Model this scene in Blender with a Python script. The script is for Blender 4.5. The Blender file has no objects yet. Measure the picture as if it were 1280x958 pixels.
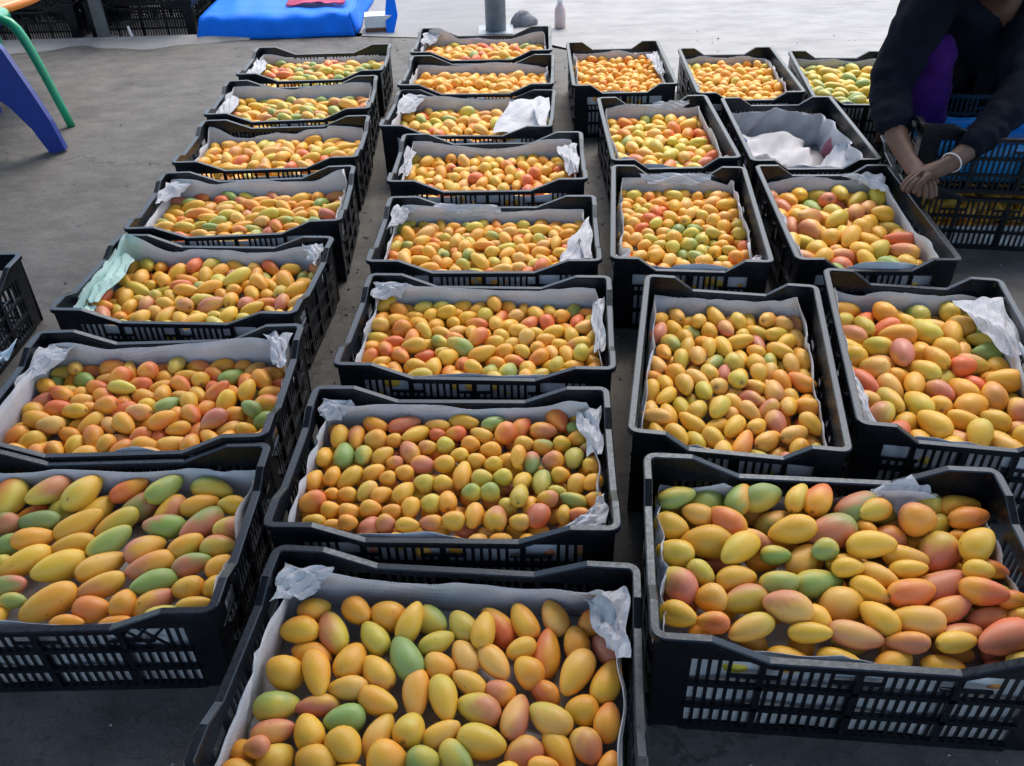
import bpy, bmesh, math, random
import numpy as np
from mathutils import Vector, Matrix
R = math.radians
S = bpy.context.scene
COL = S.collection

# ------------------------------------------------------------------ camera
F_PX, PITCH, ROLL, CAM_H = 1083.91, 0.632356, -0.0298964, 1.2308
cam_d = bpy.data.cameras.new('camera')
cam = bpy.data.objects.new('camera', cam_d)
COL.objects.link(cam)
cam_d.sensor_width = 36.0
cam_d.lens = 36.0 * F_PX / 1280.0
cam_d.clip_start, cam_d.clip_end = 0.05, 2000
_cp, _sp, _c, _s = math.cos(PITCH), math.sin(PITCH), math.cos(ROLL), math.sin(ROLL)
_F, _U, _X = Vector((0, _cp, -_sp)), Vector((0, _sp, _cp)), Vector((1, 0, 0))
_Xi, _Ui = _c * _X + _s * _U, -_s * _X + _c * _U
M = Matrix((_Xi, _Ui, -_F)).transposed().to_4x4()
M.translation = (0, 0, CAM_H)
cam.matrix_world = M
S.camera = cam

# ------------------------------------------------------------------ light
SUN_EL, SUN_AZ = R(56), R(18)          # azimuth measured from +y towards +x
w = bpy.data.worlds.new('World'); S.world = w; w.use_nodes = True
nt = w.node_tree
bg = nt.nodes['Background']
sky = nt.nodes.new('ShaderNodeTexSky')
sky.sky_type = 'NISHITA'; sky.sun_disc = False
sky.sun_elevation = SUN_EL; sky.sun_rotation = SUN_AZ
sky.air_density = 1.4; sky.dust_density = 3.0; sky.ozone_density = 1.0
nt.links.new(sky.outputs[0], bg.inputs[0])
bg.inputs[1].default_value = 0.14
sd = bpy.data.lights.new('sun', 'SUN'); sd.energy = .75; sd.angle = R(35); sd.color = (1, .96, .90)
sun = bpy.data.objects.new('sun', sd); COL.objects.link(sun)
dirv = Vector((math.sin(SUN_AZ) * math.cos(SUN_EL), math.cos(SUN_AZ) * math.cos(SUN_EL), math.sin(SUN_EL)))
sun.rotation_euler = dirv.to_track_quat('Z', 'Y').to_euler()
sun.location = dirv * 20
S.view_settings.view_transform = 'Standard'
S.view_settings.look = 'None'
S.view_settings.exposure = 1.48
S.view_settings.gamma = 1.0
S.render.resolution_x, S.render.resolution_y = 1024, 766

rng = np.random.default_rng(11)
random.seed(5)

# ------------------------------------------------------------------ projection helpers (to read places off the photograph)
def proj(P):
    P = np.atleast_2d(P)
    x, y, z = P[:, 0], P[:, 1], P[:, 2] - CAM_H
    zc = y * _cp - z * _sp; up = y * _sp + z * _cp
    u = F_PX * x / zc; v = -F_PX * up / zc
    return np.stack([640 + u * _c - v * _s, 479 + u * _s + v * _c, zc], 1)
def at(px, py, z=0.0, Y=None):
    u, v = px - 640, py - 479
    c, s = math.cos(-ROLL), math.sin(-ROLL)
    u, v = u * c - v * s, u * s + v * c
    d = np.array([u / F_PX, _cp - v / F_PX * _sp, -_sp - v / F_PX * _cp])
    t = (z - CAM_H) / d[2] if Y is None else Y / d[1]
    return np.array([0, 0, CAM_H]) + t * d

# ------------------------------------------------------------------ materials
def mat(name, base=(.5, .5, .5), rough=.6, spec=.5):
    m = bpy.data.materials.new(name); m.use_nodes = True
    b = m.node_tree.nodes['Principled BSDF']
    b.inputs['Base Color'].default_value = (*base, 1)
    b.inputs['Roughness'].default_value = rough
    b.inputs['Specular IOR Level'].default_value = spec
    return m, m.node_tree, b
def nn(t, kind, **kw):
    n = t.nodes.new(kind)
    for k, v in kw.items():
        if k in n.inputs.keys(): n.inputs[k].default_value = v
        else: setattr(n, k, v)
    return n
def ramp(t, src, stops):
    r = t.nodes.new('ShaderNodeValToRGB')
    e = r.color_ramp.elements
    while len(e) < len(stops): e.new(.5)
    for el, (p, c) in zip(e, stops):
        el.position = p; el.color = (*c, 1) if len(c) == 3 else c
    t.links.new(src, r.inputs[0]); return r
def coords(t, kind='Object'):
    return t.nodes.new('ShaderNodeTexCoord').outputs[kind]
def noise(t, vec, scale, detail=6, rough=.6):
    n = nn(t, 'ShaderNodeTexNoise', Scale=scale, Detail=detail, Roughness=rough)
    t.links.new(vec, n.inputs['Vector']); return n
def bump(t, b, src, strength, dist=.01):
    n = nn(t, 'ShaderNodeBump', Strength=strength, Distance=dist)
    t.links.new(src, n.inputs['Height']); t.links.new(n.outputs[0], b.inputs['Normal'])
def mix(t, fac, a, bcol, blend='MIX'):
    n = t.nodes.new('ShaderNodeMix'); n.data_type = 'RGBA'; n.blend_type = blend
    for sock, v in ((n.inputs[0], fac), (n.inputs[6], a), (n.inputs[7], bcol)):
        if hasattr(v, 'links'): t.links.new(v, sock)
        elif isinstance(v, (int, float)): sock.default_value = v
        else: sock.default_value = (*v, 1)
    return n.outputs[2]

def simple(name, base, rough=.6, var=.25, scale=30, bmp=.1, spec=.5):
    m, t, b = mat(name, base, rough, spec)
    n = noise(t, coords(t), scale)
    lo = tuple(c * (1 - var) for c in base); hi = tuple(min(1, c * (1 + var)) for c in base)
    r = ramp(t, n.outputs[0], [(.3, lo), (.7, hi)])
    t.links.new(r.outputs[0], b.inputs['Base Color'])
    if bmp: bump(t, b, n.outputs[0], bmp, .004)
    return m

# crate plastic: black, scuffed and dusty
M_CRATE, t, b = mat('black_plastic', (.012, .013, .016), .4)
n1 = noise(t, coords(t), 14); n2 = noise(t, coords(t), 120, 3)
r1 = ramp(t, n1.outputs[0], [(.35, (.003, .0035, .005)), (.62, (.006, .0065, .009)), (.9, (.013, .014, .017))])
t.links.new(r1.outputs[0], b.inputs['Base Color'])
r2 = ramp(t, n2.outputs[0], [(.3, (.24,) * 3), (.75, (.42,) * 3)])
t.links.new(r2.outputs[0], b.inputs['Roughness'])
bump(t, b, n2.outputs[0], .07, .002)
b.inputs['Specular Tint'].default_value = (.70, .84, 1.0, 1); b.inputs['Specular IOR Level'].default_value = .42  # reflections tinted blue, standing in for skylight on the rims

# mango skin: colour comes from the skin attribute, freckles and waxy bloom from noise
M_MANGO, t, b = mat('mango_skin', rough=.42)
a = nn(t, 'ShaderNodeAttribute', attribute_name='skin')
oc = coords(t)
geo = t.nodes.new('ShaderNodeNewGeometry').outputs['Position']
nb = noise(t, geo, 45, 4); nf = noise(t, geo, 420, 2)
fre = ramp(t, nf.outputs[0], [(.66, (0, 0, 0)), (.72, (1, 1, 1))])
c1 = mix(t, .16, a.outputs['Color'], nb.outputs['Color'], 'SOFT_LIGHT')
fr = nn(t, 'ShaderNodeMath', operation='MULTIPLY'); fr.inputs[1].default_value = .38
t.links.new(fre.outputs[0], fr.inputs[0])
c2 = mix(t, fr.outputs[0], c1, (.20, .12, .03))
nsap = noise(t, geo, 75, 2)
sap = ramp(t, nsap.outputs[0], [(.735, (0, 0, 0)), (.76, (.75, .75, .75))])
c3 = mix(t, sap.outputs[0], c2, (.10, .06, .025))
t.links.new(c3, b.inputs['Base Color'])
rr = ramp(t, nb.outputs[0], [(.3, (.42,) * 3), (.7, (.56,) * 3)])
t.links.new(rr.outputs[0], b.inputs['Roughness'])
bump(t, b, nf.outputs[0], .06, .002)

# newspaper: pale grey, columns of small print, faint blocks
def paper(name, print_amt, blocks=()):
    m, t, b = mat(name, (.62, .62, .64), .85, .2)
    uv = nn(t, 'ShaderNodeUVMap').outputs[0]
    n = noise(t, uv, 9, 5)
    base = ramp(t, n.outputs[0], [(.3, (.43, .44, .47)), (.7, (.57, .57, .60))]).outputs[0]
    br = nn(t, 'ShaderNodeTexBrick', Scale=1.0)
    br.inputs['Color1'].default_value = (0, 0, 0, 1); br.inputs['Color2'].default_value = (.7, .7, .7, 1)
    br.inputs['Mortar'].default_value = (1, 1, 1, 1)
    br.inputs['Brick Width'].default_value = .009; br.inputs['Row Height'].default_value = .0065
    br.inputs['Mortar Size'].default_value = .0022
    t.links.new(uv, br.inputs['Vector'])
    big = nn(t, 'ShaderNodeTexVoronoi', Scale=7.0, distance='CHEBYCHEV'); t.links.new(uv, big.inputs['Vector'])
    sep = nn(t, 'ShaderNodeSeparateColor'); t.links.new(big.outputs['Color'], sep.inputs[0])
    blk = ramp(t, sep.outputs[0], [(.55, (0, 0, 0)), (.56, (1, 1, 1))])
    inv = nn(t, 'ShaderNodeInvert'); t.links.new(br.outputs[0], inv.inputs['Color'])
    f = nn(t, 'ShaderNodeMath', operation='MULTIPLY'); t.links.new(inv.outputs[0], f.inputs[0]); t.links.new(blk.outputs[0], f.inputs[1])
    f2 = nn(t, 'ShaderNodeMath', operation='MULTIPLY'); t.links.new(f.outputs[0], f2.inputs[0]); f2.inputs[1].default_value = print_amt
    col = mix(t, f2.outputs[0], base, (.16, .16, .18))
    sx = nn(t, 'ShaderNodeSeparateXYZ'); t.links.new(uv, sx.inputs[0])
    for (u0, v0, ru, rv, c, amt) in blocks:              # printed colour areas
        mp = nn(t, 'ShaderNodeMapping'); mp.inputs['Location'].default_value = (-u0 / ru, -v0 / rv, 0)
        mp.inputs['Scale'].default_value = (1 / ru, 1 / rv, 1); t.links.new(uv, mp.inputs[0])
        ln = nn(t, 'ShaderNodeVectorMath', operation='LENGTH'); t.links.new(mp.outputs[0], ln.inputs[0])
        rp = ramp(t, ln.outputs['Value'], [(.75, (amt,) * 3), (1.0, (0, 0, 0))])
        col = mix(t, rp.outputs[0], col, c)
    t.links.new(col, b.inputs['Base Color'])
    nz = noise(t, uv, 28, 4); bump(t, b, nz.outputs[0], .45, .006)
    b.inputs['Transmission Weight'].default_value = 0
    return m
M_PAPER = [paper('plain_paper', .12), paper('newsprint', .5), paper('faint_newsprint', .3)]
M_PAPER_A3 = paper('mint_paper', .15, [(-.40, .02, .12, .30, (.42, .60, .55), .9), (.12, .72, .12, .2, (.42, .60, .55), .9)])
M_PAPER_D2 = paper('colour_newsprint', .3, [(.13, -.19, .075, .03, (.32, .05, .10), .85), (.02, .02, .09, .05, (.22, .27, .42), .6),
                                            (.02, .21, .22, .045, (.05, .11, .42), .9)])

# floor slab and yard
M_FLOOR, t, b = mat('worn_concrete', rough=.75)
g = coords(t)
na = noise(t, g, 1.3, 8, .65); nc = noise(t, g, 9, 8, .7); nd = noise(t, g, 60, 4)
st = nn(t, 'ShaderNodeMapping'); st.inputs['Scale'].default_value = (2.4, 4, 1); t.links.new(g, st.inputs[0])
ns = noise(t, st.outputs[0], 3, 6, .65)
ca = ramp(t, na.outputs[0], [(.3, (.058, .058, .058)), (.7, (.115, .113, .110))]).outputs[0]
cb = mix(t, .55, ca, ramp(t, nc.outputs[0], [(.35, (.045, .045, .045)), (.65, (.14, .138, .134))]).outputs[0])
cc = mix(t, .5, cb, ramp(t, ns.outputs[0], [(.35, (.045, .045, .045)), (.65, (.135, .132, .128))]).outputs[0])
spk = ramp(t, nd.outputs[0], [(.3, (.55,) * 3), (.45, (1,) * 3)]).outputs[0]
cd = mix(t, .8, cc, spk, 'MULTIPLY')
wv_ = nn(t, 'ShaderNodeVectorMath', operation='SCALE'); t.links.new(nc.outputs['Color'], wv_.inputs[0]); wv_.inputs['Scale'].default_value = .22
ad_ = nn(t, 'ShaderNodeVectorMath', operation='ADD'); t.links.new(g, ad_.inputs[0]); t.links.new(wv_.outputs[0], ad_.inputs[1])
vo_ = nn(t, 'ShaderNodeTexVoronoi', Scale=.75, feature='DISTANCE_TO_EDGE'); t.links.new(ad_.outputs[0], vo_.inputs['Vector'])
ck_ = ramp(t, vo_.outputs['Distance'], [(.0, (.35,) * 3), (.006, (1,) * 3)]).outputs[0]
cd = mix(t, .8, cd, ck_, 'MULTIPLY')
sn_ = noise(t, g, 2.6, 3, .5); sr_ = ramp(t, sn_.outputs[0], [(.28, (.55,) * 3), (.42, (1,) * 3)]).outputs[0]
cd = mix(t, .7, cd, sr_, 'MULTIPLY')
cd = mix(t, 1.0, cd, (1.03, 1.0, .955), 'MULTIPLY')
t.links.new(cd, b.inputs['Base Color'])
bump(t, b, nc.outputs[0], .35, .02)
def pale(name, lo, hi):
    m, t, b = mat(name, rough=.9)
    g = coords(t); n1 = noise(t, g, 2.2, 8, .65)
    st = nn(t, 'ShaderNodeMapping'); st.inputs['Scale'].default_value = (1.2, 3, 1); t.links.new(g, st.inputs[0])
    n2 = noise(t, st.outputs[0], 4, 6)
    c = mix(t, .5, ramp(t, n1.outputs[0], [(.3, lo), (.7, hi)]).outputs[0], ramp(t, n2.outputs[0], [(.35, lo), (.6, hi)]).outputs[0])
    t.links.new(c, b.inputs['Base Color']); bump(t, b, n1.outputs[0], .3, .02)
    return m
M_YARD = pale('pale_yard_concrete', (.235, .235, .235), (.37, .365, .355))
M_STRIP = pale('cement_screed', (.20, .20, .20), (.30, .30, .29))
M_PATH = pale('grey_concrete', (.21, .21, .22), (.28, .28, .28))
M_STEEL = simple('galvanised_steel', (.22, .25, .28), .45, .25, 20)
M_ROOF = simple('unseen_roof_sheet', (.17, .21, .29), .5, .15, 6)  # bluish tint set to cool the overhead reflection in the crate rims
M_GREEN = simple('green_plastic', (.012, .30, .15), .3, .08, 10, .03)
M_BLUE = simple('blue_plastic', (.012, .035, .24), .32, .1, 10, .03)
M_ORANGE = simple('orange_plastic', (.75, .22, .03), .35, .08, 10, .03)
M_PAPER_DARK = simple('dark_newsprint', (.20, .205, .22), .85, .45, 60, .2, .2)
M_TARP = simple('blue_tarpaulin', (.001, .17, .85), .6, .15, 9, .8, .2)
M_BAG = simple('blue_plastic_sheet', (.015, .22, .55), .35, .12, 14, .3)
M_PALEBAG = simple('pale_blue_plastic', (.35, .47, .58), .35, .15, 14, .3)
M_WHITE = simple('white_board', (.72, .72, .74), .6, .06, 14, .05)
M_BROWN = simple('brown_card', (.16, .08, .05), .8, .2, 20)
M_PINK = simple('pink_cloth', (.45, .05, .14), .8, .2, 20)
M_STONE = simple('grey_stone', (.22, .22, .24), .9, .35, 25, .6)
M_LEAF = simple('weed_leaf', (.10, .12, .09), .6, .35, 18)
M_SKIN = simple('skin', (.105, .060, .045), .6, .2, 40, .15, .25)
M_NAVY = simple('navy_cloth', (.005, .0075, .015), .95, .3, 22, .5, .08)
M_DARK = simple('dark_trousers', (.005, .005, .010), .95, .3, 22, .5, .08)
M_PURPLE = simple('purple_cloth', (.035, .008, .10), .9, .3, 22, .5, .1)
M_HAIR = simple('hair', (.05, .042, .04), .5, .4, 60, .4)
M_SILVER = simple('silver', (.65, .63, .62), .25, .05, 30, 0)
M_BOTTLE = simple('pinkish_plastic', (.62, .48, .48), .35, .1, 30, 0)

# ------------------------------------------------------------------ object helpers
def link(name, me, m=None, parent=None, loc=None, smooth=False):
    o = bpy.data.objects.new(name, me); COL.objects.link(o)
    if m and not me.materials: me.materials.append(m)
    if parent: o.parent = parent
    if loc is not None: o.location = loc
    if smooth: me.polygons.foreach_set('use_smooth', [True] * len(me.polygons))
    return o
def tag(o, label, cat, group=None):
    o['label'] = label; o['category'] = cat
    if group: o['group'] = group
    return o
def empty(name, loc, rz=0, label=None, cat=None, group=None):
    o = bpy.data.objects.new(name, None); COL.objects.link(o)
    o.location = loc; o.rotation_euler = (0, 0, rz); o.empty_display_size = .1
    if label: tag(o, label, cat, group)
    return o
class MB:
    def __init__(s): s.v = []; s.f = []
    def add(s, vs, fs):
        k = len(s.v); s.v += [tuple(p) for p in vs]; s.f += [tuple(i + k for i in q) for q in fs]
    def box(s, x0, x1, y0, y1, z0, z1, caps=True):
        v = [(x0, y0, z0), (x1, y0, z0), (x1, y1, z0), (x0, y1, z0), (x0, y0, z1), (x1, y0, z1), (x1, y1, z1), (x0, y1, z1)]
        f = [(0, 1, 5, 4), (1, 2, 6, 5), (2, 3, 7, 6), (3, 0, 4, 7)]
        if caps: f += [(0, 3, 2, 1), (4, 5, 6, 7)]
        s.add(v, f)
    def prism(s, poly, y0, y1):                      # polygon in (x,z), extruded along y
        n = len(poly)
        v = [(x, y0, z) for x, z in poly] + [(x, y1, z) for x, z in poly]
        f = [tuple(range(n)), tuple(range(2 * n - 1, n - 1, -1))] + [(i, i + n, (i + 1) % n + n, (i + 1) % n) for i in range(n)]
        s.add(v, f)
    def tube(s, pts, rads, n=10, squash=1.0, cap=True):
        k = len(s.v); pts = [Vector(p) for p in pts]
        for i, p in enumerate(pts):
            d = (pts[min(i + 1, len(pts) - 1)] - pts[max(i - 1, 0)]).normalized()
            a = d.cross(Vector((0, 1, 0.01))).normalized(); b2 = d.cross(a)
            for j in range(n):
                an = 2 * math.pi * j / n
                q = p + rads[i] * (math.cos(an) * a + squash * math.sin(an) * b2); s.v.append(tuple(q))
        for i in range(len(pts) - 1):
            for j in range(n):
                s.f.append((k + i * n + j, k + i * n + (j + 1) % n, k + (i + 1) * n + (j + 1) % n, k + (i + 1) * n + j))
        if cap:
            s.f.append(tuple(k + j for j in range(n))[::-1]); s.f.append(tuple(k + (len(pts) - 1) * n + j for j in range(n)))
    def mesh(s, name):
        me = bpy.data.meshes.new(name); me.from_pydata(s.v, [], s.f); me.update()
        bm = bmesh.new(); bm.from_mesh(me); bmesh.ops.recalc_face_normals(bm, faces=bm.faces); bm.to_mesh(me); bm.free()
        return me
    def build(s, name, m, parent=None, loc=None, smooth=False):
        return link(name, s.mesh(name), m, parent, loc, smooth)
def structure(o): o['kind'] = 'structure'; return o

# ------------------------------------------------------------------ setting
g = MB(); g.add([(-400, -400, -.12), (400, -400, -.12), (400, 400, -.12), (-400, 400, -.12)], [(0, 1, 2, 3)])
structure(g.build('ground', M_YARD))
def sheet(name, poly, z, m, sub=0):
    mb = MB(); mb.add([(x, y, z) for x, y in poly], [tuple(range(len(poly)))])
    return structure(mb.build(name, m))
sheet('yard', [(-40, 4.95), (-.1, 4.95), (.42, 4.45), (.62, 3.95), (.98, 3.55), (1.32, 3.05), (2.2, 2.85), (6, 2.6), (40, 2.3), (40, 60), (-40, 60)], -.004, M_YARD)  # slanting right edge follows the sunlit ground, painted in as pale concrete
sheet('concrete_apron', [(-.75, 4.86), (-.10, 4.72), (-.06, 7.5), (-.9, 7.5)], .004, M_PATH)
fl = MB(); fl.add([(-30, -12, -.008), (30, -12, -.008), (30, 6, -.008), (-30, 6, -.008)], [(0, 1, 2, 3)])
fl2 = MB()
poly = [(-8, -8), (8, -8), (8, 2.46), (2.2, 2.78), (1.36, 2.95), (1.0, 3.48), (.66, 3.88), (.45, 4.38), (-.12, 4.86), (-8, 4.9)]
fl2.add([(x, y, 0) for x, y in poly] + [(x, y, -.1) for x, y in poly],
        [tuple(range(len(poly)))] + [(i, i + len(poly), (i + 1) % len(poly) + len(poly), (i + 1) % len(poly)) for i in range(len(poly))])
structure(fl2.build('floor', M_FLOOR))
# pale screed strip along the slab edge, ragged on its inner side
sp = MB(); n = 60; top = []; bot = []
for i in range(n + 1):
    x = -4.2 + i * (2.85 / n)
    wv = .10 + .05 * math.sin(x * 3.1) + .03 * math.sin(x * 9.7 + 1) + .02 * math.sin(x * 23) + (.10 if x < -2.3 else 0) * min(1, (-2.3 - x) * 3)
    wv *= min(1, max(.05, (-1.35 - x) * 1.6)); top.append((x, 4.895)); bot.append((x, 4.895 - wv - .03))
V = [(x, y, .028) for x, y in top] + [(x, y, .001) for x, y in bot] + [(x, 4.90, 0) for x, y in top]
sp.add(V, [(i, i + n + 1, i + n + 2, i + 1) for i in range(n)] + [(i, i + 1, i + 2 * n + 3, i + 2 * n + 2) for i in range(n)])
structure(sp.build('kerb', M_STRIP))
# open-sided shed roof, unseen; outline and height shaped to shade the crates
rf = MB()
rp = [(-7.5, 5.15), (-.05, 5.15), (1.5, 3.9), (5.5, 3.0), (5.5, -3.4), (-7.5, -3.4)]
k = len(rp)
rf.add([(x, y, 4.55) for x, y in rp] + [(x, y, 4.60) for x, y in rp],
       [tuple(range(k))[::-1], tuple(range(k, 2 * k))] + [(i, (i + 1) % k, (i + 1) % k + k, i + k) for i in range(k)])
structure(rf.build('roof', M_ROOF))

def post(px, py, r, label, loc=None):
    p = loc or at(px, py)
    e = empty('roof_post', (p[0], p[1], 0), 0, label, 'post', 'roof posts')
    m = MB(); m.tube([(0, 0, 0), (0, 0, 4.546)], [r, r], 20); m.build('shaft', M_STEEL, e, smooth=True)
    m = MB(); m.box(-r * 1.7, r * 1.7, -r * 1.7, r * 1.7, .002, .012); m.build('base_plate', M_STEEL, e)
    return e
post(620, 40, .055, 'thick grey steel post standing behind the middle column of crates')
post(132, 51, .033, 'thin grey steel post in front of the stacked black crates')

# ------------------------------------------------------------------ crates
HC, HL = .20, .165
T0, T1 = .289, .189                                   # outer wall faces (long / short direction)
def profile(half, dip, w_raise, w_slope):
    """break points (u, z) of the wall top from -half to +half"""
    if dip < .002: return [(-half, HC), (half, HC)]
    a, b2 = half - w_raise, half - w_raise - w_slope
    return [(-half, HC), (-a, HC), (-b2, HC - dip), (b2, HC - dip), (a, HC), (half, HC)]
def wall(half, dip, wr, ws, lattice):
    """panel mesh + slat mesh in wall space: x along, y outward from 0, z up"""
    pf = profile(half, dip, wr, ws); low = HC - dip
    P, Q = MB(), MB(); t = .0035
    cw = .048
    ztop = min(low, HL) - .011
    for s in (-1, 1):
        P.prism([(s * half, .002), (s * (half - cw), .002), (s * (half - cw), HC - .003), (s * half, HC - .003)], -t, 0)
    # solid filler between the slot zone and the sloping top
    up = [(u, z - .003) for u, z in pf if abs(u) < half - cw - 1e-4]
    up = [(-(half - cw), HC - .003)] + up + [(half - cw, HC - .003)]
    for (u0, z0), (u1, z1) in zip(up[:-1], up[1:]):
        P.prism([(u0, ztop), (u1, ztop), (u1, z1), (u0, z0)], -t, 0)
    iw = half - cw
    for z0, z1, dep in ((.002, .014, .004), (.052, .060, .004), (.100, .108, .004)):
        P.box(-iw, iw, -t, dep, z0, z1)
    for s in (-1, 0, 1):                               # stiffening posts
        u = s * half * .47
        P.box(u - .005, u + .005, -t, .004, .0145, ztop)
    pitch, bw = .0145, .0056
    nb = int(2 * iw / pitch); off = (2 * iw - nb * pitch) / 2
    rects = [(-.36, -.23), (-.06, .07), (.24, .37)] if half > .2 else [(-.5, -.24), (.24, .5)]
    rects = [(a * half * 1.7, b3 * half * 1.7) for a, b3 in rects]
    for i in range(nb + 1):
        u = -iw + off + i * pitch
        for row, (z0, z1) in enumerate(((.014, .052), (.060, .100), (.108, ztop))):
            if row == 2 and any(a < u < b3 for a, b3 in rects): z1 = .122
            if row == 2 and lattice and abs(abs(u) - half * .55) < .045: continue
            Q.box(u - bw / 2, u + bw / 2, -t + .0005, -.0005, z0, z1, caps=False)
    for a, b3 in rects: P.box(a - .004, b3 + .004, -t + .0003, .001, .121, .126)
    if lattice:
        for s in (-1, 1):
            c0 = s * half * .55
            for d in (-1, 1):
                for sh in (-.026, .0, .026):
                    xa, xb = c0 + sh - d * .02, c0 + sh + d * .02
                    Q.prism([(xa - .003, .108), (xa + .003, .108), (xb + .003, ztop), (xb - .003, ztop)], -t + .0004 + .0003 * d, -.0006 + .0003 * d)
    return pf, P, Q
def orient(mb, side):
    """wall space -> crate space; outward normals; slight taper towards the base"""
    out = []
    for x, y, z in mb.v:
        k = -.004 * (1 - z / HC) + y
        if side == 0: out.append((x * (1 - .006 * (1 - z / HC)), -(T1 + k), z))
        elif side == 1: out.append((-x * (1 - .006 * (1 - z / HC)), T1 + k, z))
        elif side == 2: out.append((T0 + k, x * (1 - .006 * (1 - z / HC)), z))
        else: out.append((-(T0 + k), -x * (1 - .006 * (1 - z / HC)), z))
    mb.v = out
SEC = [(-.0042, -.014), (-.0046, -.002), (-.0028, 0), (.0080, 0), (.0100, -.0016), (.0104, -.010), (.0086, -.0104), (.0082, -.0040), (0.0006, -.0042), (.0002, -.014)]
def rim_mesh(pl, ps):
    path = []
    rc = .012
    def side(pf, org, dx, nrm):
        for u, z in pf:
            u2 = max(-pf[-1][0] + rc, min(pf[-1][0] - rc, u))
            path.append((org[0] + dx[0] * u2, org[1] + dx[1] * u2, z, nrm))
    def corner(cx, cy, a0):
        for j in (1, 2, 3):
            a = R(a0 + 22.5 * j)
            path.append((cx + rc * math.cos(a), cy + rc * math.sin(a), HC, (math.cos(a), math.sin(a))))
    side(pl, (0, -T1), (1, 0), (0, -1)); corner(T0 - rc, -T1 + rc, -90)
    side(ps, (T0, 0), (0, 1), (1, 0)); corner(T0 - rc, T1 - rc, 0)
    side(pl, (0, T1), (-1, 0), (0, 1)); corner(-T0 + rc, T1 - rc, 90)
    side(ps, (-T0, 0), (0, -1), (-1, 0)); corner(-T0 + rc, -T1 + rc, 180)
    mb = MB(); m = len(SEC)
    for x, y, z, nr in path:
        for o_, dz in SEC: mb.v.append((x + nr[0] * o_, y + nr[1] * o_, z + dz))
    n = len(path)
    for i in range(n):
        for j in range(m):
            mb.f.append((i * m + j, ((i + 1) % n) * m + j, ((i + 1) % n) * m + (j + 1) % m, i * m + (j + 1) % m))
    return mb
def crate_kit(dl, ds, lattice):
    kit = []
    pl, P, Q = wall(T0, dl, .075, .085, lattice); ps, P2, Q2 = wall(T1, ds, .060, .045, False)
    for side in range(4):
        if side < 2: _, a, b2 = wall(T0, dl, .075, .085, lattice)
        else: _, a, b2 = wall(T1, ds, .060, .045, False)
        orient(a, side); orient(b2, side)
        kit.append(('long_wall' if side < 2 else 'short_wall', a.mesh('crate_wall'), b2.mesh('crate_slats')))
    rim = rim_mesh(pl, ps).mesh('crate_rim')
    bm_ = MB()
    for i in range(9):
        y = -.160 + i * .04; bm_.box(-.268, .268, y - .006, y + .006, .004, .009)
    for i in range(13):
        x = -.264 + i * .044; bm_.box(x - .006, x + .006, -.168, .168, .0095, .0135)
    base = bm_.mesh('crate_base')
    for me in [k2 for kk in kit for k2 in kk[1:]] + [rim, base]: me.materials.append(M_CRATE)
    return kit, rim, base
KITS = {'L': crate_kit(.035, .018, False), 'X': crate_kit(.035, .018, True), 'P': crate_kit(0, .030, False), 'Q': crate_kit(0, .030, True)}
def crate(kind, x, y, z, rz, label, group, sz=1.0):
    e = empty('fruit_crate', (x, y, z), rz, label, 'crate', group)
    e.scale = (1, 1, sz)
    kit, rim, base = KITS[kind]
    for nm, wm, sm in kit:
        w_ = link(nm, wm, None, e); s_ = link('slats', sm, None, w_); s_['kind'] = 'stuff'
    link('rim', rim, None, e); link('base', base, None, e)
    return e

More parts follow.
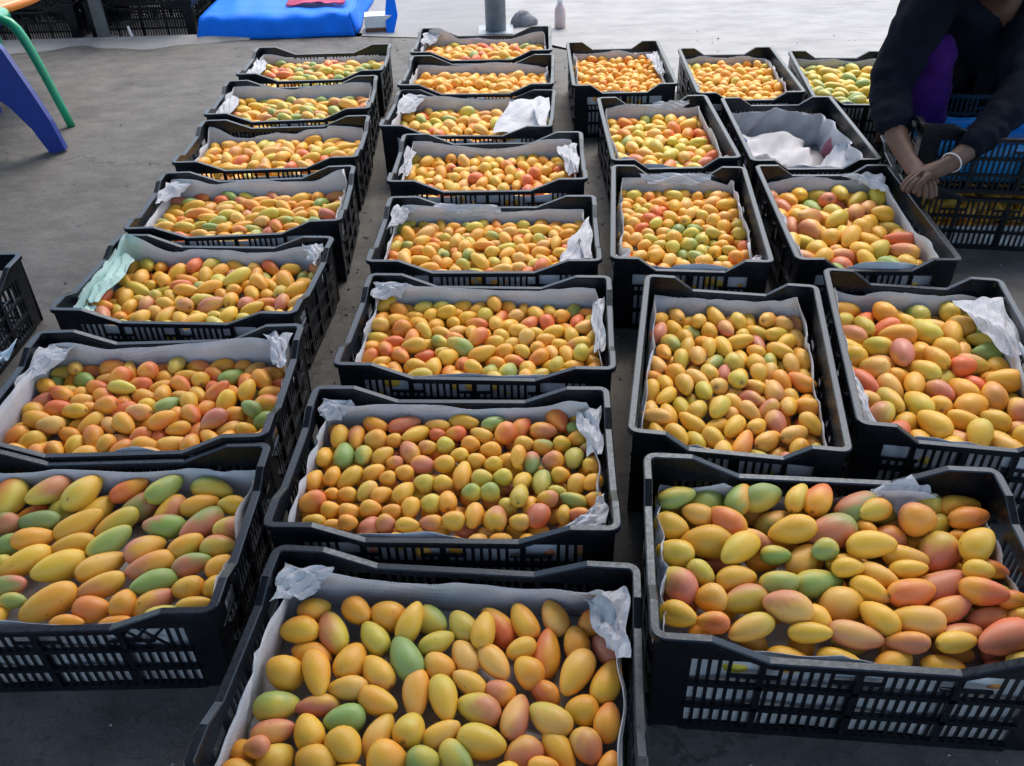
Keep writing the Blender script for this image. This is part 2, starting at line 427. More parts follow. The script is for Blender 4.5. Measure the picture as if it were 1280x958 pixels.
# id: kind, x, y, yaw(deg), rim height offset, short reference, label
CR = {
 'A1': ('X', -.750, 1.050, -.5, .00, 'nearest left crate', 'black crate of large diagonal mangoes, nearest in the left column'),
 'A2': ('L', -.757, 1.449, -.2, .008, 'second left crate', 'black crate of small orange and red mangoes, second in the left column'),
 'A3': ('L', -.774, 1.934, -5., -.008, 'third left crate', 'black crate with pale green paper at its left side, third in the left column'),
 'A4': ('L', -.758, 2.378, 1.4, -.003, 'fourth left crate', 'black mango crate fourth from the front in the left column'),
 'A5': ('L', -.771, 2.860, .3, -.010, 'fifth left crate', 'black mango crate fifth from the front in the left column, little paper showing'),
 'A6': ('L', -.786, 3.295, 1.7, -.002, 'sixth left crate', 'black crate of yellow, green and pink mangoes, last but one in the left column'),
 'A7': ('L', -.784, 3.780, -.2, -.008, 'farthest left crate', 'black crate of greenish mangoes, farthest in the left column by the blue tarpaulin'),
 'B1': ('L', -.123, .771, -6.3, -.015, 'nearest middle crate', 'black crate of large yellow mangoes, nearest in the middle column'),
 'B2': ('L', -.115, 1.208, -3.2, -.002, 'second middle crate', 'black crate of small round mangoes, second in the middle column'),
 'B3': ('L', -.065, 1.673, -4.7, -.007, 'third middle crate', 'black mango crate third from the front in the middle column'),
 'B4': ('L', -.053, 2.128, -3.2, -.004, 'fourth middle crate', 'black crate of small orange mangoes, fourth in the middle column'),
 'B5': ('L', -.049, 2.609, -2.4, .005, 'fifth middle crate', 'black crate of upright yellow mangoes, fifth in the middle column'),
 'B6': ('L', -.118, 3.090, -5.4, -.003, 'sixth middle crate', 'black crate with a big paper flap over its right end, middle column'),
 'B7': ('L', -.094, 3.505, -3.9, .008, 'seventh middle crate', 'black crate of plain orange mangoes, last but one in the middle column'),
 'B8': ('X', -.081, 3.941, -2.4, .010, 'farthest middle crate', 'black crate with a cross lattice back wall, farthest in the middle column'),
 'C4': ('L', .501, .922, -6.5, .028, 'front right crate', 'black crate of large pink and yellow mangoes, front right'),
 'C3': ('P', .461, 1.479, -11.2, .015, 'crate beside right-edge one', 'black crate of pale yellow mangoes, behind the front right crate on its left'),
 'C2': ('P', .482, 2.171, -6.6, .011, 'round mango crate, third column', 'black crate of round orange mangoes with green ones at the centre'),
 'C1': ('P', .529, 2.829, -1.0, .005, 'third column crate before last', 'black crate of mixed mangoes under scalloped paper, left of the empty crate'),
 'C0': ('P', .465, 3.560, -1.6, .005, 'farthest third column crate', 'black crate of tiny orange mangoes, farthest in the third column'),
 'D4': ('Q', .881, 1.475, -11.2, .020, 'right-edge crate', 'black crate of big mangoes at the right edge, behind the front right crate'),
 'D3': ('Q', .920, 2.150, -4.1, .009, 'crate in front of empty crate', 'black crate of big upright mangoes, directly in front of the empty crate'),
 'D2': ('P', .965, 2.814, -2.9, -.006, 'empty crate', 'black crate without fruit, only crumpled newspaper inside'),
 'D1': ('P', .925, 3.473, -2.8, -.010, 'crate behind empty crate', 'black crate of small orange mangoes, directly behind the empty crate'),
 'E1': ('P', 1.352, 3.395, -6.9, -.015, 'farthest right crate', 'black crate of pale green mangoes, farthest right beside the crouching person'),
}
CW = {}
for k_, (kd, x, y, a_, dz, ref, lab) in CR.items():
    portrait = kd in 'PQ'
    rz = R(a_ + (90 if portrait else 0))
    sz = (HC + dz) / HC
    crate(kd, x, y, 0, rz, lab, 'mango crates laid out on the floor', sz)
    CW[k_] = (x, y, rz, sz, portrait)
def c2w(k_, L):
    x, y, rz, sz, _ = CW[k_]; L = np.atleast_2d(np.asarray(L, float)); c, s = math.cos(rz), math.sin(rz)
    return np.stack([x + c * L[:, 0] - s * L[:, 1], y + s * L[:, 0] + c * L[:, 1], L[:, 2] * sz], 1)
def w2c(k_, W):
    x, y, rz, sz, _ = CW[k_]; W = np.atleast_2d(np.asarray(W, float)); c, s = math.cos(rz), math.sin(rz)
    dx, dy = W[:, 0] - x, W[:, 1] - y
    return np.stack([c * dx + s * dy, -s * dx + c * dy, W[:, 2] / sz], 1)

# ------------------------------------------------------------------ newspaper liners
_fl = [(-.185, -.17, .160), (-.185, -.283, .168), (-.08, -.283, .166), (-.10, -.20, .146)]
_fr = [(.185, -.17, .172), (.185, -.285, .174), (.09, -.285, .168), (.12, -.21, .150)]
_lw = [(-.280, .15, .182), (-.280, -.15, .172), (-.225, -.15, .150), (-.205, .10, .168)]
PATCH = {
 'B1': [[(-.278, .09, .178), (-.278, .180, .192), (-.165, .180, .188), (-.20, .13, .152)], [(.278, .180, .197), (.278, .01, .182), (.235, .05, .152), (.185, .160, .168)]],
 'B2': [[(-.278, .12, .176), (-.276, .180, .197), (-.185, .180, .180), (-.23, .135, .152)], [(.278, -.06, .176), (.28, -.180, .174), (.15, -.182, .166), (.21, -.14, .152)], [(.278, .175, .190), (.278, .0, .178), (.245, .02, .160), (.21, .165, .178)]],
 'B3': [[(-.278, .10, .182), (-.278, .182, .198), (-.145, .182, .192), (-.19, .15, .158)], [(.278, .17, .185), (.278, -.12, .172), (.25, -.10, .158), (.24, .15, .165)]],
 'B4': [[(.278, .14, .190), (.278, -.175, .178), (.16, -.182, .162), (.20, .0, .158)], [(-.278, .02, .18), (-.278, .18, .198), (-.20, .18, .185), (-.235, .10, .160)], [(-.20, .182, .192), (.05, .182, .180), (.06, .16, .158), (-.19, .15, .168)]],
 'B5': [[(.278, .175, .192), (.278, -.12, .182), (.235, -.10, .160), (.19, .15, .182)], [(-.278, -.10, .175), (-.278, .17, .19), (-.24, .15, .168), (-.245, -.08, .155)]],
 'B6': [[(.278, .175, .192), (.278, -.178, .178), (.07, -.182, .172), (.12, .13, .188)], [(-.278, .0, .18), (-.278, .18, .198), (-.18, .18, .19), (-.22, .06, .160)]],
 'B8': [[(-.278, .02, .182), (-.278, .18, .197), (-.17, .18, .188), (-.22, .06, .155)]],
 'A3': [[(-.283, .175, .194), (-.281, -.13, .174), (-.215, -.14, .160), (-.195, .13, .172)], [(-.278, -.06, .165), (-.28, -.180, .160), (-.20, -.182, .152), (-.215, -.10, .145)], [(.20, .182, .186), (.283, .17, .196), (.283, .05, .178), (.24, .10, .172)]],
 'A2': [[(.20, .182, .192), (.283, .175, .196), (.283, .02, .180), (.25, .06, .165)], [(-.283, .0, .178), (-.28, .182, .192), (-.18, .182, .184), (-.225, .10, .162)]],
 'A4': [[(-.283, .0, .176), (-.28, .182, .192), (-.17, .182, .186), (-.22, .10, .160)]],
 'A6': [_lw], 'A7': [_lw],
 'C4': [[(.150, .182, .198), (.205, .170, .165), (.140, .135, .142), (.085, .176, .166)]],
 'C2': [_fl, _fr, [(-.16, .283, .188), (.15, .283, .188), (.11, .25, .158), (-.12, .25, .158)]],
 'C1': [_fr, [(-.02, .283, .186), (.16, .283, .192), (.13, .25, .165), (.0, .25, .155)]],
 'C0': [_fr, [(.184, .25, .19), (.184, -.1, .175), (.15, -.08, .158), (.12, .22, .178)]],
 'D4': [[(-.184, .0, .172), (-.184, -.27, .172), (-.125, -.25, .148), (-.14, -.06, .146)], [(.184, .27, .197), (.184, -.02, .180), (.145, .0, .160), (.05, .272, .176)]],
 'D3': [[(.03, .283, .182), (.184, .26, .196), (.184, .10, .176), (.12, .21, .168)], [(-.184, .1, .178), (-.184, -.2, .172), (-.15, -.18, .155), (-.145, .08, .160)]],
 'D1': [_fr],
}
def liner(k_, zb, hs, flaps=(), lean=.35, seed=0, m=None, crumple=1.0, label=None):
    """hs: top height of the paper on crate sides (-y, +x, +y, -x); flaps: (perimeter 0-4, width, extra height, lean)"""
    r = np.random.default_rng(seed + 101)
    hx, hy = T0 - .009, T1 - .009
    nseg = (44, 30, 44, 30); pts = []
    rc = .03
    cor = [(-hx, -hy), (hx, -hy), (hx, hy), (-hx, hy)]
    for sd in range(4):
        a, b2 = np.array(cor[sd]), np.array(cor[(sd + 1) % 4])
        for i in range(nseg[sd]): pts.append((*(a + (b2 - a) * i / nseg[sd]), sd + i / nseg[sd]))
    N = len(pts)
    ph = r.uniform(0, 6.28, 12); fq = r.uniform(2, 9, 12)
    def wob(s, i): return math.sin(2 * math.pi * round(fq[i]) * s / 4 + ph[i])
    rows = 9; V = []; UV = []
    kx = np.sort(r.uniform(0, 4, 26)); ky = r.uniform(-1, 1, 26) ** 3 * .013
    kx2 = np.sort(r.uniform(0, 4, 40)); ky2 = r.uniform(-1, 1, 40) * .005
    for j in range(rows):
        v = j / (rows - 1)
        for x, y, s in pts:
            sd = int(s) % 4; fr = s - int(s)
            h0 = hs[sd]
            hn, hp = hs[(sd + 1) % 4], hs[(sd - 1) % 4]
            if fr > .85: h0 = h0 + (hn - h0) * (fr - .85) / .3
            if fr < .15: h0 = h0 + (hp - h0) * (.15 - fr) / .3
            h = h0 + .005 * wob(s, 0) + float(np.interp(s, kx, ky, period=4))
            ln = lean
            for c0, wd, eh, le in flaps:
                if CW[k_][4]: c0 = (c0 - 1) % 4
                d = abs((s - c0 + 2) % 4 - 2)
                if d < wd:
                    q = (.5 + .5 * math.cos(math.pi * d / wd)) ** .7
                    h += eh * q; ln += .5 * le * q
            z = .012 + (h - .012) * v
            ins = .0
            hh = z; over = max(0, z - .115)
            front = sd == (3 if CW[k_][4] else 0)
            ins += (0 if front else .45 * ln * over) + (.005 + .003 * wob(s * 2 + v * .7, 4) + float(np.interp(s + .25 * v, kx2, ky2, period=4))) * min(1, hh / .03) * crumple
            sx = 1 - ins / hx; sy = 1 - ins / hy
            V.append((x * sx, y * sy, z)); UV.append((x * sx * (1 + .6 * v), y * sy * (1 + .6 * v)))
    F_ = []
    for j in range(rows - 1):
        for i in range(N): F_.append((j * N + i, j * N + (i + 1) % N, (j + 1) * N + (i + 1) % N, (j + 1) * N + i))
    c0_ = len(V)
    for x, y, s in pts:
        V.append((x * .975, y * .965, zb + .004 * wob(s, 7))); UV.append((x, y))
    V.append((0, 0, zb + .001)); UV.append((0, 0))
    for i in range(N): F_.append((len(V) - 1, c0_ + (i + 1) % N, c0_ + i))
    for quad in PATCH.get(k_, ()):                       # folded corners and loose lobes of the sheet
        if CW[k_][4]: quad = [(y, -x, z) for x, y, z in quad]
        cen = (np.array(quad[0]) + np.array(quad[1])) / 2
        A, B, C_, D = [cen + (np.array(q, float) - cen) * (.92 if k_ in ('B6', 'C4') else .74) + np.array([0, 0, -.008]) for q in quad]; K = 12; b0 = len(V); p4 = r.uniform(0, 6.28, 4)
        for j in range(K):
            for i in range(K):
                u, v = i / (K - 1), j / (K - 1)
                p = (1 - u) * (1 - v) * A + u * (1 - v) * B + u * v * C_ + (1 - u) * v * D
                e = math.sin(math.pi * u) * math.sin(math.pi * v)
                d = .007 * e * (.6 + math.sin(u * 6 + v * 3 + p4[0])) + .006 * abs(math.sin(u * 7 - v * 8 + p4[1])) - .004 * abs(math.sin(u * 4 + v * 6 + p4[3])) + .002 * math.sin(u * 17 + v * 11 + p4[2])
                ed = .004 * math.sin(u * 9 + v * 7 + p4[3]) * (1 - e)
                V.append(tuple(p + np.array([ed, ed, d]))); UV.append((p[0] + .4, p[1] + .3 * p[2] + .7))
        F_ += [(b0 + j * K + i, b0 + j * K + i + 1, b0 + (j + 1) * K + i + 1, b0 + (j + 1) * K + i) for j in range(K - 1) for i in range(K - 1)]
    W = c2w(k_, V)
    org = np.array([CW[k_][0], CW[k_][1], zb])
    me = bpy.data.meshes.new('newspaper_liner'); me.from_pydata((W - org).tolist(), [], F_); me.update()
    nmain = (rows - 1) * N + N
    uvl = me.uv_layers.new(name='UVMap'); li = np.empty(len(me.loops), int); me.loops.foreach_get('vertex_index', li)
    uvl.data.foreach_set('uv', np.array(UV)[li].ravel())
    o = link('newspaper_liner', me, m or M_PAPER[seed % 3], None, org, True)
    me.polygons.foreach_set('use_smooth', [q < nmain for q in range(len(me.polygons))])
    sm = o.modifiers.new('thickness', 'SOLIDIFY'); sm.thickness = .0008
    tag(o, label or ('white paper lining the ' + CR[k_][5]), 'paper', 'newspaper liners in the crates')
    return o
#          zb   (-y, +x, +y, -x)        flaps
LN = {
 'A1': (.098, (.158, .165, .158, .15), [(3.0, .25, .02, .2)], .15),
 'A2': (.085, (.15, .155, .170, .178), [(2.1, .3, .02, .1), (2.95, .2, .02, .3)], .3),
 'A3': (.085, (.145, .145, .165, .185), [(2.0, .25, .03, .5), (3.0, .22, .045, .2), (3.6, .3, .025, .5)], .25),
 'A4': (.085, (.14, .17, .165, .16), [(2.0, .2, .03, .1), (2.95, .2, .02, .3)], .2),
 'A5': (.085, (.13, .16, .15, .14), [(3.0, .15, .04, .2), (2.2, .4, .012, .0)], .15),
 'A6': (.085, (.14, .16, .17, .17), [(2.95, .25, .02, .4), (2.1, .2, .02, .3)], .2),
 'A7': (.085, (.14, .15, .15, .17), [(2.95, .25, .02, .5), (2.15, .3, .01, .3)], .2),
 'B1': (.088, (.15, .175, .160, .172), [(2.92, .16, .025, .5), (2.05, .22, .022, 1.1), (1.9, .25, .012, .5)], .30),
 'B2': (.105, (.156, .172, .168, .172), [(2.93, .16, .02, .6), (2.03, .14, .025, .4), (.95, .12, .012, .6)], .35),
 'B3': (.090, (.155, .172, .165, .17), [(2.9, .25, .02, .6), (2.5, .3, .004, .2), (2.05, .15, .02, .2)], .3),
 'B4': (.090, (.155, .178, .165, .18), [(2.9, .25, .02, .5), (2.2, .25, .012, .4), (1.2, .4, .01, .9)], .4),
 'B5': (.088, (.145, .178, .165, .182), [(2.95, .2, .02, .3), (2.1, .25, .025, .3), (1.5, .4, .01, .5)], .4),
 'B6': (.088, (.145, .17, .17, .18), [(2.8, .35, .02, .4), (1.45, .62, .05, 1.5)], .3),
 'B7': (.088, (.15, .17, .165, .17), [(2.5, .5, .01, .3)], .3),
 'B8': (.088, (.15, .17, .155, .17), [(2.92, .2, .04, .7), (2.05, .25, .02, .5)], .3),
 'C4': (.10, (.150, .15, .145, .16), [(2.85, .3, .015, .4), (2.2, .14, .035, 1.2), (.3, .3, .008, .2)], .2),
 'C3': (.085, (.165, .155, .168, .165), [(2.0, .15, .03, .5), (1.75, .3, .01, .4)], .3),
 'C2': (.088, (.172, .165, .172, .168), [(1.5, .45, .028, .3), (1.08, .16, .03, .8), (.0, .2, .02, .8)], .4),
 'C1': (.085, (.165, .165, .170, .165), [(1.85, .22, .02, .5), (1.5, .3, .015, .4), (1.15, .3, .025, .6), (.05, .12, .03, .5)], .35),
 'C0': (.09, (.165, .165, .162, .17), [(1.15, .3, .03, .6), (.02, .2, .02, .6)], .4),
 'D4': (.085, (.165, .172, .168, .165), [(1.1, .3, .03, .5), (1.75, .4, .012, .4)], .35),
 'D3': (.085, (.165, .16, .170, .165), [(1.8, .3, .02, .4), (1.1, .25, .03, .5), (.5, .6, .012, .9)], .3),
 'D1': (.09, (.16, .16, .165, .165), [(1.5, .5, .015, .3), (1.0, .3, .02, .6)], .4),
 'E1': (.09, (.16, .16, .165, .165), [(1.85, .3, .02, .5)], .4),
}
MESHZ = {}
for i, (k_, (zb, hs, fl_, ln)) in enumerate(LN.items()):
    if CW[k_][4]: hs = (hs[1], hs[2], hs[3], hs[0])   # portrait crates: crate +x points away from the camera
    liner(k_, zb - .010, hs, fl_, ln, i, M_PAPER_A3 if k_ == 'A3' else None)
# empty crate: loosely crumpled printed sheet
liner('D2', .03, (.165, .160, .15, .165), [(1.08, .3, .03, .3), (1.6, .3, .02, .2)], .35, 77, M_PAPER_D2, 2.2, 'crumpled printed newspaper lying in the empty crate')
def crumpled(name, pts_w, m, label, cat, amp=.012, seed=3, th=.0008):
    """a folded sheet spanned over four world corners"""
    r = np.random.default_rng(seed); n = 18; V = []; UV = []
    A, B, C_, D = [np.array(p, float) for p in pts_w]
    ph = r.uniform(0, 6.28, 8)
    for j in range(n):
        for i in range(n):
            u, v = i / (n - 1), j / (n - 1)
            p = (1 - u) * (1 - v) * A + u * (1 - v) * B + u * v * C_ + (1 - u) * v * D
            d = math.sin(u * 7 + v * 4 + ph[0]) + .7 * math.sin(v * 11 - u * 5 + ph[1]) + .5 * abs(math.sin(u * 13 + v * 9 + ph[2])) + .4 * math.sin(u * 23 - v * 17 + ph[3])
            V.append(p + np.array([.4 * d * amp, .3 * d * amp, d * amp])); UV.append((u * .3 + .3, v * .2 + .2))
    F_ = [(j * n + i, j * n + i + 1, (j + 1) * n + i + 1, (j + 1) * n + i) for j in range(n - 1) for i in range(n - 1)]
    me = bpy.data.meshes.new(name); V = np.array(V); org = V.mean(0); me.from_pydata((V - org).tolist(), [], F_)
    uvl = me.uv_layers.new(name='UVMap'); li = np.empty(len(me.loops), int); me.loops.foreach_get('vertex_index', li)
    uvl.data.foreach_set('uv', np.array(UV)[li].ravel())
    o = link(name, me, m, None, org, True); sm = o.modifiers.new('thickness', 'SOLIDIFY'); sm.thickness = th
    return tag(o, label, cat)
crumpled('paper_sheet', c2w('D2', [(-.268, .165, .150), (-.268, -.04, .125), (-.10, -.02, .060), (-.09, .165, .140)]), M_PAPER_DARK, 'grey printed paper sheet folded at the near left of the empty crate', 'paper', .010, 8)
crumpled('paper_sheet', c2w('D2', [(-.27, -.02, .080), (-.27, -.172, .120), (.03, -.172, .130), (-.06, -.06, .045)]), M_PAPER[1], 'white crumpled paper sheet at the near right of the empty crate', 'paper', .012, 21)
crumpled('paper_sheet', c2w('D2', [(-.03, .15, .045), (-.06, -.08, .045), (.20, -.10, .07), (.22, .14, .10)]), M_PAPER[1], 'large creased newspaper page in the middle of the empty crate', 'paper', .009, 31)

# ------------------------------------------------------------------ mangoes
PAL = {'Y': (.77, .425, .042), 'y': (.62, .46, .06), 'G': (.25, .34, .085), 'O': (.80, .34, .035), 'R': (.70, .155, .045), 'P': (.58, .19, .10), 'o': (.80, .435, .095)}
WORD = {'Y': 'yellow', 'y': 'lime', 'G': 'green', 'O': 'orange', 'R': 'red', 'P': 'pink', 'o': 'peach'}
def mango_base(nr, ns):
    V = [(-1, 0, 0)]
    for i in range(1, nr):
        t_ = math.pi * i / nr; x = -math.cos(t_); r_ = math.sin(t_) ** .92 * (1 - .19 * x - .06 * x * x)
        for j in range(ns):
            a = 2 * math.pi * j / ns; V.append((x, r_ * math.cos(a), r_ * math.sin(a)))
    V.append((1, 0, 0)); V = np.array(V)
    V[:, 1] += .15 * V[:, 0] ** 2 - .06; V[:, 1] -= .16 * np.clip(V[:, 0] - .55, 0, 1)
    V[:, 2] *= .95
    F_ = [(0, 1 + (j + 1) % ns, 1 + j) for j in range(ns)]
    for i in range(nr - 2):
        o = 1 + i * ns
        F_ += [(o + j, o + (j + 1) % ns, o + ns + (j + 1) % ns, o + ns + j) for j in range(ns)]
    e = len(V) - 1; o = 1 + (nr - 2) * ns
    F_ += [(o + j, o + (j + 1) % ns, e) for j in range(ns)]
    return V, F_
MG_HI, MG_LO = mango_base(14, 18), mango_base(10, 12)
def rot(yaw, pitch, roll):
    cz, sz_, cy, sy, cx, sx = math.cos(yaw), math.sin(yaw), math.cos(pitch), math.sin(pitch), math.cos(roll), math.sin(roll)
    Rz = np.array([[cz, -sz_, 0], [sz_, cz, 0], [0, 0, 1]]); Ry = np.array([[cy, 0, sy], [0, 1, 0], [-sy, 0, cy]]); Rx = np.array([[1, 0, 0], [0, cx, -sx], [0, sx, cx]])
    return Rz @ Ry @ Rx
def skin_col(base_v, code, rot_m, r):
    c0 = np.array(PAL[code[0]]) * r.uniform(.9, 1.08) * np.array([1, r.uniform(.93, 1.07), r.uniform(.85, 1.15)])
    nv = base_v / np.linalg.norm(base_v, axis=1, keepdims=True)
    nw = nv @ rot_m.T
    col = np.tile(c0, (len(nv), 1))
    sec = code[1] if len(code) > 1 else None
    d = r.normal(size=3); d /= np.linalg.norm(d)
    wob = .16 * np.sin(nv @ r.normal(size=3) * 4 + r.uniform(0, 6)) + .10 * np.sin(nv @ r.normal(size=3) * 8 + r.uniform(0, 6))
    def blend(col, tgt, dd, lo, hi, amt):
        q = np.clip((nv @ dd + wob - lo) / (hi - lo), 0, 1); q = q * q * (3 - 2 * q) * amt
        return col * (1 - q[:, None]) + np.array(tgt) * q[:, None]
    if sec:
        dw = np.array([r.normal() * .8, r.normal() * .8, .35]); dl = rot_m.T @ (dw / np.linalg.norm(dw))
        col = blend(col, PAL[sec], dl, -.25, .75, .88)
    elif code[0] in 'Yo' and r.random() < .5: col = blend(col, PAL[r.choice(list('yOoP'))], d, .0, .9, .6)
    elif code[0] == 'G' and r.random() < .6: col = blend(col, PAL['y'], d, -.1, .8, .7)
    elif code[0] in 'RP': col = blend(col, PAL['O' if code[0] == 'R' else 'o'], d, .1, .9, .7)
    elif code[0] == 'O': col = blend(col, PAL['Y' if r.random() < .6 else 'R'], d, .0, .9, .6)
    if r.random() < .7: col[0] = (.10, .06, .03)       # stem scar
    return col
class Mango:
    __slots__ = ('p', 'yaw', 'pitch', 'roll', 'L', 'W', 'code', 'crate', 'px', 'size', 'row', 'idx')
MG = []
def relax(P, yaw, pitch, L, W, hx, hy, zt, iters, tgt=None, kt=.0, yawfree=False):
    n = len(P)
    ax = np.stack([np.cos(yaw) * np.cos(pitch), np.sin(yaw) * np.cos(pitch), -np.sin(pitch)], 1)
    off = ((L - W) / 2 * .95)[:, None] * ax
    ex = np.abs(ax[:, 0]) * (L - W) / 2 + W / 2; ey = np.abs(ax[:, 1]) * (L - W) / 2 + W / 2
    rad = np.concatenate([W * .45, W * .49, W * .45]); own = np.tile(np.arange(n), 3)
    same = own[:, None] == own[None, :]
    for _ in range(iters):
        Sx = np.concatenate([P - off, P, P + off])
        D = Sx[:, None, :] - Sx[None, :, :]; D[:, :, 2] *= 1.0
        dist = np.sqrt((D ** 2).sum(2)) + 1e-9
        ov = np.clip(rad[:, None] + rad[None, :] - dist, 0, None); ov[same] = 0
        push = (D / dist[:, :, None] * ov[:, :, None]).sum(1) * .32
        push[:, 2] *= .45
        dP = push[:n] + push[n:2 * n] + push[2 * n:]
        if tgt is not None:
            P[:, :2] += (tgt - P[:, :2]) * kt
        P += np.clip(dP, -.008, .008)
        P[:, 2] += (zt - P[:, 2]) * .10
        P[:, 0] = np.clip(P[:, 0], -hx + ex, hx - ex); P[:, 1] = np.clip(P[:, 1], -hy + ey, hy - ey)
    return P
def emit(k_, P, yaw_l, pitch, L, W, codes, r):
    Wd = c2w(k_, P); rz = CW[k_][2]
    pj = proj(Wd)
    for i in range(len(P)):
        m = Mango(); m.p = Wd[i]; m.yaw = yaw_l[i] + rz; m.pitch = pitch[i]; m.roll = r.uniform(0, 6.28)
        m.L, m.W, m.code, m.crate = L[i], W[i], codes[i], k_
        m.px = pj[i]; m.size = L[i] * W[i] / pj[i, 2] ** 2
        MG.append(m)

